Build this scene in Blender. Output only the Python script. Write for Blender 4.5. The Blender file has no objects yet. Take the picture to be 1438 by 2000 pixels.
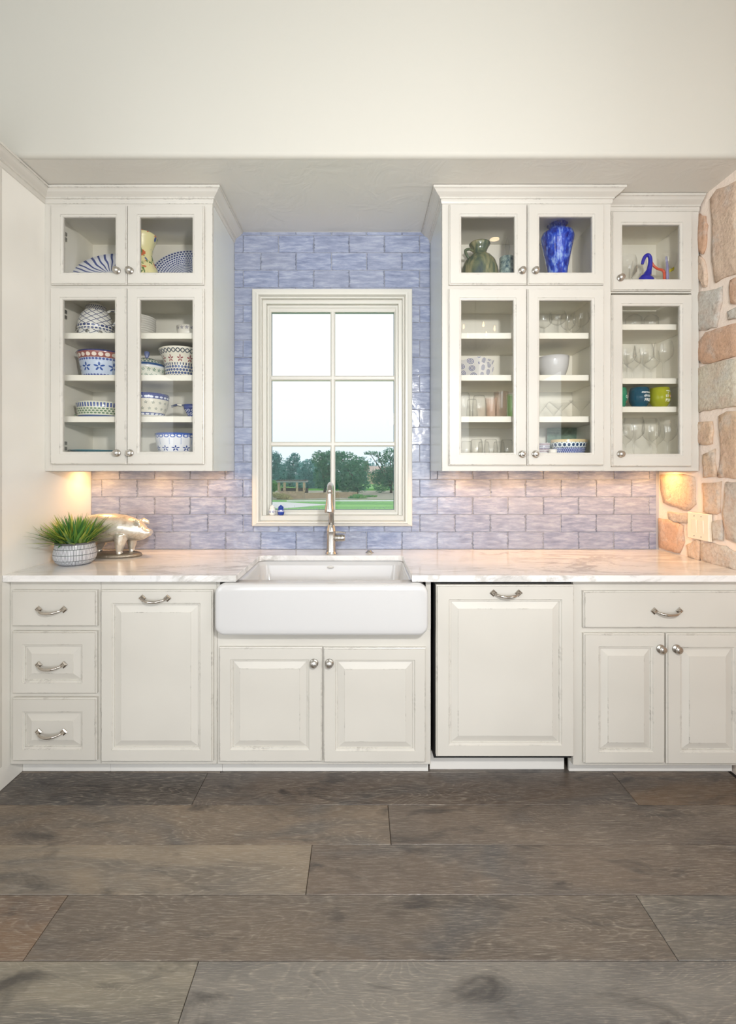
import bpy, math, random
from math import pi, sin, cos, radians as R
from mathutils import Vector, Matrix, noise as mnoise

# ---------------------------------------------------------------- camera, world, lights, exposure
C = bpy.context.scene.collection
SC = bpy.context.scene
F = 894.0            # focal length in pixels of the 1438x2000 frame
EYE = 1.36
cd = bpy.data.cameras.new('camera'); cam = bpy.data.objects.new('camera', cd); C.objects.link(cam)
cd.sensor_fit = 'VERTICAL'; cd.sensor_height = 24.0; cd.lens = 24.0 * F / 2000
cd.shift_x = (719 - 705) / 2000; cd.shift_y = -(1000 - 919) / 2000
cd.clip_start = 0.05; cd.clip_end = 600
cam.location = (0, 0, EYE); cam.rotation_euler = (pi / 2, 0, 0)
SC.camera = cam
SC.view_settings.view_transform = 'Standard'; SC.view_settings.look = 'None'
SC.view_settings.exposure = 0.0; SC.view_settings.gamma = 1.0
SC.view_settings.use_curve_mapping = False
cy = SC.cycles
cy.max_bounces = 8; cy.diffuse_bounces = 6; cy.glossy_bounces = 3; cy.transmission_bounces = 3
cy.transparent_max_bounces = 24; cy.caustics_reflective = False; cy.caustics_refractive = False
cy.use_denoising = True; cy.sample_clamp_indirect = 3.0; cy.use_adaptive_sampling = True
cy.adaptive_threshold = 0.02

W = bpy.data.worlds.new('sky'); SC.world = W; W.use_nodes = True
wt = W.node_tree; bg = wt.nodes['Background']
tc = wt.nodes.new('ShaderNodeTexCoord'); sp = wt.nodes.new('ShaderNodeSeparateXYZ')
wt.links.new(tc.outputs['Generated'], sp.inputs[0])
cr = wt.nodes.new('ShaderNodeValToRGB'); wt.links.new(sp.outputs['Z'], cr.inputs[0])
cr.color_ramp.elements[0].position = 0.0; cr.color_ramp.elements[0].color = (0.80, 0.915, 0.98, 1)
cr.color_ramp.elements[1].position = 0.20; cr.color_ramp.elements[1].color = (1, 1, 1, 1)
wt.links.new(cr.outputs[0], bg.inputs[0]); bg.inputs[1].default_value = 1.12

def area(name, loc, size, power, col, rot=(0, 0, 0), sy=None, shape='RECTANGLE', spread=pi):
    l = bpy.data.lights.new(name, 'AREA'); l.shape = shape; l.size = size
    if shape == 'RECTANGLE': l.size_y = sy or size
    l.energy = power; l.color = col; l.spread = spread
    o = bpy.data.objects.new(name, l); C.objects.link(o); o.location = loc; o.rotation_euler = rot
    return o
# daylight through the big rear windows of the room, and the photographer's flash beside the camera
area('rear_window_daylight', (-0.1, -4.9, 1.7), 4.6, 125, (0.93, 0.965, 1.0), (R(90), 0, 0), 2.4)
area('left_side_lamp', (-3.0, -1.6, 1.7), 2.6, 54, (0.92, 0.96, 1.0), (R(90), 0, R(-90)), 2.2)  # cool area lamp before the solid left wall, facing the room
area('right_fill_lamp', (2.9, -1.9, 1.6), 2.4, 70, (0.95, 0.975, 1.0), (R(90), 0, R(90)), 2.4)  # fill lamp added to brighten the left side panel; no door here
area('camera_flash', (0.42, -0.25, 1.98), 0.13, 44, (1.0, 0.975, 0.94), (R(87), 0, R(3)), 0.13)

# ---------------------------------------------------------------- helpers
def lin(c):
    return tuple((v / 255 / 12.92 if v / 255 <= 0.04045 else ((v / 255 + 0.055) / 1.055) ** 2.4) for v in c) + (1,)

class MB:
    def __init__(s): s.v = []; s.f = []; s.sm = []
    def add(s, vs, fs, smooth=False):
        b = len(s.v); s.v += [tuple(p) for p in vs]
        s.f += [tuple(i + b for i in f) for f in fs]; s.sm += [smooth] * len(fs); return s
    def box(s, x0, x1, y0, y1, z0, z1):
        v = [(x, y, z) for z in (z0, z1) for y in (y0, y1) for x in (x0, x1)]
        return s.add(v, [(0, 2, 3, 1), (4, 5, 7, 6), (0, 1, 5, 4), (2, 6, 7, 3), (0, 4, 6, 2), (1, 3, 7, 5)])
    def rings(s, rs, cap0=True, cap1=True, smooth=False):
        """rs: list of loops of equal length"""
        n = len(rs[0]); v = []; f = []
        for r in rs: v += r
        for k in range(len(rs) - 1):
            for i in range(n):
                j = (i + 1) % n
                f.append((k * n + i, k * n + j, (k + 1) * n + j, (k + 1) * n + i))
        if cap0: f.append(tuple(range(n))[::-1])
        if cap1: f.append(tuple(range((len(rs) - 1) * n, len(rs) * n)))
        return s.add(v, f, smooth)
    def rect_rings(s, rs, cap0=True, cap1=True):
        """rectangular loops (x0,x1,z0,z1,y) facing -Y"""
        return s.rings([[(a, y, c), (b, y, c), (b, y, d), (a, y, d)] for a, b, c, d, y in rs], cap0, cap1)
    def lathe(s, prof, n=32, o=(0, 0, 0), axis='z', smooth=True, cap0=True, cap1=True, sx=1, sy=1):
        rs = []
        for r, z in prof:
            r = max(r, 1e-4); loop = []
            for i in range(n):
                a = 2 * pi * i / n; p = (r * cos(a) * sx, r * sin(a) * sy, z)
                if axis == 'y': p = (p[0], -p[2], p[1])      # grows towards the camera (-Y)
                if axis == 'x': p = (p[2], p[0], p[1])
                loop.append((p[0] + o[0], p[1] + o[1], p[2] + o[2]))
            rs.append(loop)
        return s.rings(rs, cap0, cap1, smooth)
    def tube(s, pts, rad, n=12, smooth=True, flat=1.0, sub=0):
        pts = [Vector(p) for p in pts]; rs = []
        if sub:                                       # Catmull-Rom through the given points
            q, w = [], []; m = len(pts)
            for i in range(m - 1):
                p0, p1, p2, p3 = pts[max(i - 1, 0)], pts[i], pts[i + 1], pts[min(i + 2, m - 1)]
                for k in range(sub):
                    u = k / sub
                    q.append(.5 * ((2 * p1) + (p2 - p0) * u + (2 * p0 - 5 * p1 + 4 * p2 - p3) * u * u + (3 * p1 - p0 - 3 * p2 + p3) * u ** 3))
                    w.append(rad[i] + (rad[i + 1] - rad[i]) * u if isinstance(rad, (list, tuple)) else rad)
            pts = q + [pts[-1]]; rad = w + [rad[-1] if isinstance(rad, (list, tuple)) else rad]
        up = Vector((0, 0, 1)); t0 = (pts[1] - pts[0]).normalized()
        if abs(t0.dot(up)) > .9: up = Vector((1, 0, 0))
        nrm = (up - t0 * up.dot(t0)).normalized()
        for i, p in enumerate(pts):
            t = (pts[min(i + 1, len(pts) - 1)] - pts[max(i - 1, 0)]).normalized()
            nrm = (nrm - t * nrm.dot(t)).normalized(); b = t.cross(nrm)
            r = rad[i] if isinstance(rad, (list, tuple)) else rad
            rs.append([tuple(p + nrm * (r * cos(2 * pi * k / n)) + b * (r * flat * sin(2 * pi * k / n))) for k in range(n)])
        return s.rings(rs, True, True, smooth)
    def prism(s, poly, z0, z1):
        return s.rings([[(x, y, z0) for x, y in poly], [(x, y, z1) for x, y in poly]])
    def mesh(s, name):
        m = bpy.data.meshes.new(name); m.from_pydata(s.v, [], s.f)
        m.polygons.foreach_set('use_smooth', s.sm); m.validate(); m.update(); return m
    def build(s, name, mat, parent=None, loc=(0, 0, 0), rot=None, recalc=True):
        m = s.mesh(name)
        if recalc:
            import bmesh
            bm = bmesh.new(); bm.from_mesh(m); bmesh.ops.recalc_face_normals(bm, faces=bm.faces); bm.to_mesh(m); bm.free()
        m.materials.append(mat); o = bpy.data.objects.new(name, m); C.objects.link(o)
        o.location = loc
        if rot: o.rotation_euler = rot
        if parent: o.parent = parent
        return o

def tag(o, label=None, cat=None, group=None, kind=None):
    if label: o['label'] = label
    if cat: o['category'] = cat
    if group: o['group'] = group
    if kind: o['kind'] = kind
    return o
def empty(name, loc=(0, 0, 0), label=None, cat=None, group=None, rz=0, kind=None):
    o = bpy.data.objects.new(name, None); C.objects.link(o); o.location = loc; o.rotation_euler = (0, 0, rz)
    o.empty_display_size = .05
    return tag(o, label, cat, group, kind)
def bevel(o, w=.003, seg=2):
    m = o.modifiers.new('bevel', 'BEVEL'); m.width = w; m.segments = seg; m.limit_method = 'ANGLE'; m.angle_limit = R(35)
    m.harden_normals = False; return o
KIDS = {}
def copy_tree(o, parent=None):
    c = o.copy(); C.objects.link(c); c.parent = parent
    for ch in list(o.children): copy_tree(ch, c)
    return c

# ---------------------------------------------------------------- material helpers
class T:
    """tiny expression wrapper over shader Math nodes"""
    def __init__(s, m):
        s.m = m; s.t = m.node_tree; s.l = s.t.links
    def n(s, kind, **kw):
        nd = s.t.nodes.new(kind)
        for k, v in kw.items(): setattr(nd, k, v)
        return nd
    def math(s, op, *a):
        nd = s.n('ShaderNodeMath', operation=op)
        for i, v in enumerate(a):
            if isinstance(v, (int, float)): nd.inputs[i].default_value = v
            else: s.l.new(v, nd.inputs[i])
        return nd.outputs[0]
    def mix(s, fac, a, b, mode='MIX'):
        nd = s.n('ShaderNodeMix', data_type='RGBA', blend_type=mode)
        for i, v in ((0, fac), (6, a), (7, b)):
            if isinstance(v, (int, float)): nd.inputs[i].default_value = v
            elif isinstance(v, tuple): nd.inputs[i].default_value = v
            else: s.l.new(v, nd.inputs[i])
        return nd.outputs[2]
    def coord(s, out='Object'): return s.n('ShaderNodeTexCoord').outputs[out]
    def mapping(s, vec, scale=(1, 1, 1), rot=(0, 0, 0), loc=(0, 0, 0)):
        nd = s.n('ShaderNodeMapping'); s.l.new(vec, nd.inputs[0])
        nd.inputs['Scale'].default_value = scale; nd.inputs['Rotation'].default_value = rot
        if isinstance(loc, tuple): nd.inputs['Location'].default_value = loc
        else: s.l.new(loc, nd.inputs['Location'])
        return nd.outputs[0]
    def noise(s, vec, scale=5, detail=3, rough=.5, dist=0, out='Fac'):
        nd = s.n('ShaderNodeTexNoise'); s.l.new(vec, nd.inputs['Vector'])
        nd.inputs['Scale'].default_value = scale; nd.inputs['Detail'].default_value = detail
        nd.inputs['Roughness'].default_value = rough; nd.inputs['Distortion'].default_value = dist
        return nd.outputs[out]
    def ramp(s, fac, stops, interp='LINEAR'):
        nd = s.n('ShaderNodeValToRGB'); s.l.new(fac, nd.inputs[0]); e = nd.color_ramp; e.interpolation = interp
        while len(e.elements) < len(stops): e.elements.new(.5)
        for el, (p, c) in zip(e.elements, stops):
            el.position = p; el.color = c if isinstance(c, tuple) else (c, c, c, 1)
        return nd.outputs[0]
    def bump(s, h, strength=.2, dist=.01, normal=None):
        nd = s.n('ShaderNodeBump'); s.l.new(h, nd.inputs['Height'])
        nd.inputs['Strength'].default_value = strength; nd.inputs['Distance'].default_value = dist
        if normal: s.l.new(normal, nd.inputs['Normal'])
        return nd.outputs[0]
    def sep(s, vec):
        nd = s.n('ShaderNodeSeparateXYZ'); s.l.new(vec, nd.inputs[0]); return nd.outputs[0], nd.outputs[1], nd.outputs[2]
    def comb(s, x, y, z):
        nd = s.n('ShaderNodeCombineXYZ')
        for i, v in enumerate((x, y, z)):
            if isinstance(v, (int, float)): nd.inputs[i].default_value = v
            else: s.l.new(v, nd.inputs[i])
        return nd.outputs[0]
    def rand(s): return s.n('ShaderNodeObjectInfo').outputs['Random']
    def objcol(s): return s.n('ShaderNodeObjectInfo').outputs['Color']

def mat(name, col=(200, 200, 200), rough=.5, metal=0, spec=.5, coat=0):
    m = bpy.data.materials.new(name); m.use_nodes = True
    b = m.node_tree.nodes['Principled BSDF']
    b.inputs['Base Color'].default_value = lin(col); b.inputs['Roughness'].default_value = rough
    b.inputs['Metallic'].default_value = metal; b.inputs['Specular IOR Level'].default_value = spec
    b.inputs['Coat Weight'].default_value = coat; b.inputs['Coat Roughness'].default_value = .08
    t = T(m); t.b = b; t.m = m
    return m, t
def setc(t, sock, name='Base Color'): t.l.new(sock, t.b.inputs[name])

M = {}
def simple(key, *a, **k):
    M[key], t = mat(key, *a, **k); return t
# distressed cream paint: wear sits on real edges of the joinery
def paint(key, col, wear=(92, 86, 82), amount=.95, rough=.38):
    m, t = mat(key, col, rough); M[key] = m
    geo = t.n('ShaderNodeNewGeometry')
    bv = t.n('ShaderNodeBevel', samples=4); bv.inputs['Radius'].default_value = .0032
    dp = t.n('ShaderNodeVectorMath', operation='DOT_PRODUCT')
    t.l.new(bv.outputs[0], dp.inputs[0]); t.l.new(geo.outputs['Normal'], dp.inputs[1])
    edge = t.ramp(dp.outputs['Value'], [(.93, 1.0), (.992, 0.0)])
    co = t.coord('Object')
    n1 = t.ramp(t.noise(co, 8, 4, .65), [(.51, 0.05), (.60, 1.0)])
    n2 = t.ramp(t.noise(co, 70, 3, .6), [(.40, 0.0), (.62, 1.0)])
    w = t.math('MULTIPLY', t.math('MULTIPLY', edge, n1), t.math('MULTIPLY', n2, amount))
    soft = t.ramp(t.noise(co, 2.2, 2, .5), [(.35, lin(tuple(c - 4 for c in col))), (.65, lin(tuple(min(255, c + 3) for c in col)))])
    setc(t, t.mix(w, soft, lin(wear)))
    return m
paint('cabinet_paint', (207, 204, 197))
paint('cabinet_paint_daylit', (216, 219, 216), amount=.4, rough=.22)  # bluish daylight put into the paint of the sides facing the window
paint('tall_paint', (236, 234, 228), rough=.3)
simple('cabinet_inside', (236, 233, 222), .5)
simple('window_paint', (212, 210, 203), .35)
t = simple('wall_paint', (198, 196, 188), .7)
t.l.new(t.bump(t.noise(t.coord(), 9, 4, .55), .12, .01), t.b.inputs['Normal'])
t = simple('soffit_paint', (220, 218, 212), .42)
t.l.new(t.bump(t.ramp(t.noise(t.coord(), 6, 3, .6, 1.2), [(.45, 0.), (.6, 1.)]), .10, .008), t.b.inputs['Normal'])
simple('grout', (168, 170, 178), .8)
simple('black_rubber', (16, 16, 17), .6)
simple('toe_paint', (232, 230, 226), .5)
simple('porcelain', (205, 205, 206), .09, coat=.3)
t = simple('nickel', (198, 194, 188), .26, metal=1)
simple('polished_nickel', (205, 198, 190), .16, metal=1)
simple('steel_hinge', (150, 150, 146), .4, metal=.8)
simple('switch_white', (240, 226, 205), .35)
simple('soil', (60, 48, 36), .9)
simple('grey_glaze_line', (92, 92, 94), .7)

# glazed blue grey tiles, each tile its own object
m, t = mat('tile', rough=.13, coat=.5); M['tile'] = m
rnd = t.rand(); co = t.coord('Object')
off = t.comb(t.math('MULTIPLY', rnd, 37.0), t.math('MULTIPLY', rnd, 11.0), t.math('MULTIPLY', rnd, 73.0))
vo = t.n('ShaderNodeVectorMath', operation='ADD'); t.l.new(co, vo.inputs[0]); t.l.new(off, vo.inputs[1]); v = vo.outputs[0]
vs = t.mapping(v, (.8, 1, 4.2))
n1 = t.noise(vs, 14, 6, .68, .22)
base = t.ramp(n1, [(.30, lin((108, 118, 148))), (.5, lin((139, 149, 177))), (.72, lin((176, 183, 202)))])
tint = t.mix(t.math('MULTIPLY', rnd, .35), base, lin((158, 160, 170)))
gx, gy, gz = t.sep(t.coord('Generated'))
ex = t.math('ABSOLUTE', t.math('SUBTRACT', gx, .5)); ez = t.math('ABSOLUTE', t.math('SUBTRACT', gz, .5))
em = t.math('MAXIMUM', t.math('SUBTRACT', t.math('MULTIPLY', ex, 2.0), .025), t.math('SUBTRACT', t.math('MULTIPLY', ez, 2.0), .045))
nn = t.math('MULTIPLY', t.math('SUBTRACT', t.noise(t.mapping(v, (1.0, 1, 2.0)), 34, 4, .7), .5), .34)
edge = t.ramp(t.math('ADD', em, nn), [(.925, 0.), (1.01, .85)])
setc(t, t.mix(edge, tint, lin((82, 90, 110))))
hb = t.noise(v, 13, 2, .5, .3); hb2 = t.noise(vs, 45, 3, .5)
hh = t.math('ADD', hb, t.math('MULTIPLY', hb2, .15))
bn = t.bump(hh, .42, .008); t.l.new(bn, t.b.inputs['Normal']); t.l.new(bn, t.b.inputs['Coat Normal'])

# marble
m, t = mat('marble', rough=.09, coat=.3); M['marble'] = m
co = t.coord('Object')
d = t.mapping(co, (1.0, 1.0, 1.0), (0, 0, R(24)))
n0 = t.noise(d, 1.4, 4, .55, 0)
st = t.mapping(co, (.8, 2.9, 1.4), (0, 0, R(-27)))
v1 = t.noise(st, 2.0, 9, .62, 1.1)
vein = t.ramp(v1, [(.455, 0.), (.49, .9), (.505, .95), (.54, 0.)])
v2 = t.noise(t.mapping(co, (1, 4.0, 2), (0, 0, R(-24)), (3, 1, 0)), 3.2, 8, .66, 1.6)
vein2 = t.ramp(v2, [(.47, 0.), (.5, .7), (.53, 0.)])
gate = t.ramp(n0, [(.40, .12), (.62, 1.0)])
c0 = t.mix(t.ramp(v1, [(.35, 0.), (.7, 1.)]), lin((226, 226, 228)), lin((241, 239, 237)))
c1 = t.mix(t.math('MULTIPLY', vein, t.math('MULTIPLY', gate, .62)), c0, lin((150, 146, 136)))
c2 = t.mix(t.math('MULTIPLY', vein2, t.math('MULTIPLY', gate, .5)), c1, lin((138, 137, 132)))
setc(t, c2)

# oak floor planks with cerused pores; each plank its own object
m, t = mat('plank', rough=.36, spec=.6); M['plank'] = m
rnd = t.rand(); co = t.coord('Object')
off = t.comb(t.math('MULTIPLY', rnd, 91.0), t.math('MULTIPLY', rnd, 53.0), t.math('MULTIPLY', rnd, 17.0))
vo = t.n('ShaderNodeVectorMath', operation='ADD'); t.l.new(co, vo.inputs[0]); t.l.new(off, vo.inputs[1]); v = vo.outputs[0]
g0 = t.noise(t.mapping(v, (1.0, 5.5, 1)), 1.15, 2.0, .5, .35)
fr = t.math('FRACT', t.math('MULTIPLY', g0, 46.0))
ring = t.ramp(fr, [(0., 0.), (.62, .1), (.86, 1.), (1., .1)])
pore = t.ramp(t.noise(t.mapping(v, (22, 420, 1)), 1.0, 3, .7), [(.50, 0.), (.62, 1.)])
big = t.noise(t.mapping(v, (1.4, 3.2, 1)), 1.5, 4, .6, .5)
knot = t.ramp(t.noise(t.mapping(v, (2.2, 6.5, 1), (0, 0, 0), (7, 3, 0)), 1.6, 4, .6, .9), [(.56, 0.), (.72, 1.)])
shade = t.ramp(big, [(.30, (.70, .69, .70, 1)), (.50, (1, 1, 1, 1)), (.70, (1.18, 1.15, 1.10, 1))])
cvar = t.mix(1.0, t.objcol(), shade, 'MULTIPLY')
cool = t.ramp(t.noise(t.mapping(v, (1.1, 2.6, 1), (0, 0, 0), (5, 8, 2)), 1.7, 3, .55, .6), [(.52, 0.), (.70, .65)])
cvar = t.mix(cool, cvar, lin((76, 77, 80)))
region = t.ramp(t.noise(t.mapping(v, (1.0, 2.5, 1), (0, 0, 0), (2, 9, 0)), 1.3, 2, .5), [(.38, .15), (.60, 1.)])
lm = t.math('MULTIPLY', t.math('MULTIPLY', ring, region), t.math('ADD', t.math('MULTIPLY', pore, .55), .12))
c1 = t.mix(lm, cvar, lin((176, 166, 150)))
c2 = t.mix(t.math('MULTIPLY', pore, .26), c1, lin((176, 168, 156)))
c3 = t.mix(t.math('MULTIPLY', knot, .75), c2, lin((48, 45, 46)))
setc(t, c3)
t.l.new(t.bump(t.math('ADD', pore, ring), .15, .002), t.b.inputs['Normal'])
simple('subfloor', (40, 34, 30), .9)

# stones and mortar of the right wall: colour of each stone sits on the object
m, t = mat('stone', rough=.85, spec=.25); M['stone'] = m
co = t.coord('Object'); oc = t.objcol(); rnd = t.rand()
off = t.comb(t.math('MULTIPLY', rnd, 31.0), t.math('MULTIPLY', rnd, 57.0), rnd)
vo = t.n('ShaderNodeVectorMath', operation='ADD'); t.l.new(co, vo.inputs[0]); t.l.new(off, vo.inputs[1]); v = vo.outputs[0]
n1 = t.noise(v, 6.5, 6, .65, .3)
c1 = t.mix(t.ramp(n1, [(.42, 0.), (.68, .75)]), oc, lin((200, 172, 154)))
c2 = t.mix(t.ramp(t.noise(v, 9, 5, .6, .4), [(.52, 0.), (.7, .6)]), c1, lin((206, 206, 202)))
c3 = t.mix(t.ramp(t.noise(v, 60, 5, .7), [(.35, .35), (.55, 0.)]), c2, lin((140, 116, 100)))
setc(t, c3)
t.l.new(t.bump(t.math('ADD', t.noise(v, 11, 7, .62, .15), t.math('MULTIPLY', t.noise(v, 90, 3, .6), .2)), .7, .02), t.b.inputs['Normal'])
t = simple('mortar', (240, 226, 214), .9)
t.l.new(t.bump(t.noise(t.coord(), 45, 5, .65), .6, .008), t.b.inputs['Normal'])

# clear glass without caustics: see-through with facing-dependent reflection
def glass(key, tint=(1, 1, 1), edge=.55, gloss=(.04, .5), rough=.02, power=2.2, body=0, col=(255, 255, 255)):
    m = bpy.data.materials.new(key); m.use_nodes = True; t = T(m); M[key] = m
    for n in list(m.node_tree.nodes): m.node_tree.nodes.remove(n)
    out = t.n('ShaderNodeOutputMaterial'); mx = t.n('ShaderNodeMixShader'); tr = t.n('ShaderNodeBsdfTransparent')
    gl = t.n('ShaderNodeBsdfGlossy'); gl.inputs['Roughness'].default_value = rough
    lw = t.n('ShaderNodeLayerWeight'); lw.inputs[0].default_value = .5
    p = t.math('POWER', lw.outputs['Facing'], power)
    fac = t.math('ADD', t.math('MULTIPLY', p, gloss[1]), gloss[0])
    dark = tuple(c * edge for c in tint)
    t.l.new(t.mix(p, tint + (1,), dark + (1,)), tr.inputs[0])
    t.l.new(fac, mx.inputs[0]); t.l.new(tr.outputs[0], mx.inputs[1]); t.l.new(gl.outputs[0], mx.inputs[2])
    if body:
        df = t.n('ShaderNodeBsdfDiffuse'); df.inputs[0].default_value = lin(col); m2 = t.n('ShaderNodeMixShader'); m2.inputs[0].default_value = body
        t.l.new(mx.outputs[0], m2.inputs[1]); t.l.new(df.outputs[0], m2.inputs[2]); t.l.new(m2.outputs[0], out.inputs[0]); return m
    t.l.new(mx.outputs[0], out.inputs[0]); return m
glass('pane_glass', (.985, .985, .98), .9, (.022, .4), .004, 3)
glass('window_glass', (.97, .985, .985), .95, (.008, .35), .004, 3)
glass('clear_glass', (.995, .995, .99), .80, (.05, .8), power=3.2, rough=.06)
glass('pink_glass', (.985, .90, .87), .8, (.06, .8), rough=.07)
glass('green_glass', (.72, .93, .68), .8, (.06, .8), rough=.07)
glass('teal_glass', (.16, .50, .60), .6, (.05, .6), body=.5, col=(10, 96, 124))
glass('lime_glass', (.84, .86, .25), .7, (.05, .6), body=.5, col=(186, 192, 20))
glass('mint_glass', (.35, .80, .62), .7, (.05, .6), body=.4, col=(60, 180, 140))
simple('cobalt_glass', (20, 30, 170), .05, coat=.5)
simple('red_glass', (226, 92, 62), .08, coat=.5)
simple('yellow_glass', (226, 212, 40), .08, coat=.5)
simple('lilac_glass', (160, 158, 205), .08, coat=.5)
simple('print_white', (240, 240, 236), .5)
simple('print_orange', (238, 130, 96), .5)

# hand painted pottery: bands of ornament wrapped round the axis of each piece
def pottery(key, base, bands, rough=.16, radial=False):
    m, t = mat(key, base, rough, coat=.3); M[key] = m
    x, y, z = t.sep(t.coord('Object'))
    u = t.math('ADD', t.math('MULTIPLY', t.math('ARCTAN2', x, y), 1 / (2 * pi)), .5)
    if radial: z = t.math('POWER', t.math('ADD', t.math('MULTIPLY', x, x), t.math('MULTIPLY', y, y)), .5)
    col = lin(base)
    for z0, z1, kind, c, *pr in bands:
        inb = t.math('MULTIPLY', t.math('GREATER_THAN', z, z0), t.math('LESS_THAN', z, z1))
        vv = t.math('MULTIPLY', t.math('SUBTRACT', z, z0), 1 / (z1 - z0))
        if kind == 'solid': msk = 1.0
        else:
            n = pr[0]; rows = pr[1] if len(pr) > 1 else 1; size = pr[2] if len(pr) > 2 else .3
            if kind == 'stripes':
                wob = t.math('MULTIPLY', t.noise(t.coord(), 9, 1), rows)
                msk = t.math('LESS_THAN', t.math('FRACT', t.math('ADD', t.math('MULTIPLY', u, n), wob)), size)
            elif kind == 'lattice':
                a = t.math('FRACT', t.math('ADD', t.math('MULTIPLY', u, n), t.math('MULTIPLY', vv, rows)))
                b_ = t.math('FRACT', t.math('SUBTRACT', t.math('MULTIPLY', u, n), t.math('MULTIPLY', vv, rows)))
                msk = t.math('MAXIMUM', t.math('LESS_THAN', a, size), t.math('LESS_THAN', b_, size))
            else:
                vr = t.math('MULTIPLY', vv, rows)
                st = t.math('MULTIPLY', t.math('MODULO', t.math('FLOOR', vr), 2.0), .5)
                fu = t.math('SUBTRACT', t.math('FRACT', t.math('ADD', t.math('MULTIPLY', u, n), st)), .5)
                fv = t.math('SUBTRACT', t.math('FRACT', vr), .5)
                dd = t.math('POWER', t.math('ADD', t.math('MULTIPLY', fu, fu), t.math('MULTIPLY', fv, fv)), .5)
                if kind == 'dots': msk = t.math('LESS_THAN', dd, size)
                elif kind == 'rings': msk = t.math('LESS_THAN', t.math('ABSOLUTE', t.math('SUBTRACT', dd, size)), size * .28)
                elif kind == 'flowers':
                    an = t.math('ARCTAN2', fu, fv)
                    pet = t.math('MULTIPLY', t.math('ADD', 1.35, t.math('COSINE', t.math('MULTIPLY', an, 5.0))), size * .45)
                    msk = t.math('MULTIPLY', t.math('LESS_THAN', dd, pet), t.math('GREATER_THAN', dd, size * .22))
        fac = inb if kind == 'solid' else t.math('MULTIPLY', inb, msk)
        col = t.mix(fac, col, lin(c))
    setc(t, col); return m
# measured places: a pixel of the photograph at a known distance gives a point in metres
def X(px, d): return (px - 705) * d / F
def Z(py, d): return EYE - (py - 919) * d / F
LX, RX = -1.529, 1.680          # side panel on the left, stone wall on the right
YW = 2.594                       # face of the tiles
SOF = 2.715                      # underside of the soffit

def struct(o, label=None): o['kind'] = 'structure'; return o

# ---------------------------------------------------------------- room shell
fl = MB().box(-3.2, 3.0, -5.0, 2.75, -.06, -.014).build('floor', M['subfloor']); struct(fl)
PW = .1975; PL = 1.82; PG = .0008
pm = MB().rect_rings([(0, 0, 0, 0, 0)], False, False)  # placeholder, replaced below
def plank_mesh(x0, x1):
    L = (x1 - x0) / 2 - PG; Wd = PW / 2 - PG; b = .0015
    return MB().rings([[(-L, -Wd, -.012), (L, -Wd, -.012), (L, Wd, -.012), (-L, Wd, -.012)],
                       [(-L, -Wd, -b), (L, -Wd, -b), (L, Wd, -b), (-L, Wd, -b)],
                       [(-L + b, -Wd + b, 0), (L - b, -Wd + b, 0), (L - b, Wd - b, 0), (-L + b, Wd - b, 0)]])
rng = random.Random(5)
phases = {0: -.689, 1: .11, 2: -.177, 3: -.938, 4: -.450}
cache = {}
for row in range(-2, 32):
    y1 = 2.06 - PW * row; y0 = y1 - PW
    if y0 < -4.2: break
    ph = phases.get(row, rng.uniform(0, PL))
    x = ph - PL * math.ceil((ph + 3.2) / PL)
    while x < 3.0:
        a, b = max(x, -3.19), min(x + PL, 1.66 if y0 > .9 else 2.99)
        if b - a > .05:
            key = round(b - a, 3)
            if key not in cache: cache[key] = plank_mesh(a, b).mesh('plank'); cache[key].materials.append(M['plank'])
            o = bpy.data.objects.new('plank', cache[key]); C.objects.link(o); o.parent = fl
            o.location = ((a + b) / 2, (y0 + y1) / 2, 0)
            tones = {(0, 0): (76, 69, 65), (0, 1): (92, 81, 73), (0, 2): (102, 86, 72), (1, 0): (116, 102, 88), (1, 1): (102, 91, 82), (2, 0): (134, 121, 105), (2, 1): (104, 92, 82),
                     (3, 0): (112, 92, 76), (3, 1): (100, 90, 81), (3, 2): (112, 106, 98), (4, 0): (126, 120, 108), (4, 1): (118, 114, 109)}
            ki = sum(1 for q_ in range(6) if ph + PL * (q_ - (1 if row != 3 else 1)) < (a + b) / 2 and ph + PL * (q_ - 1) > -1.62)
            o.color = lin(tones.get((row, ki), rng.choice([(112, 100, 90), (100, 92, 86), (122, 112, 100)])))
        x += PL

# window opening in the wall behind the sink
WCX = -.161
WX0, WX1, WZ0, WZ1 = WCX - .449, WCX + .449, 1.048, 2.379
ox0, ox1, oz0, oz1 = WCX - .41, WCX + .41, 1.085, 2.34     # rough opening
w = MB()
y0, y1 = YW + .0032, YW + .16
w.box(-3.2, ox0, y0, y1, -.05, 3.6); w.box(ox1, 3.0, y0, y1, -.05, 3.6)
w.box(ox0, ox1, y0, y1, -.05, oz0); w.box(ox0, ox1, y0, y1, oz1, 3.6)
wall_back = struct(w.build('wall_back', M['grout'], recalc=False))

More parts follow.
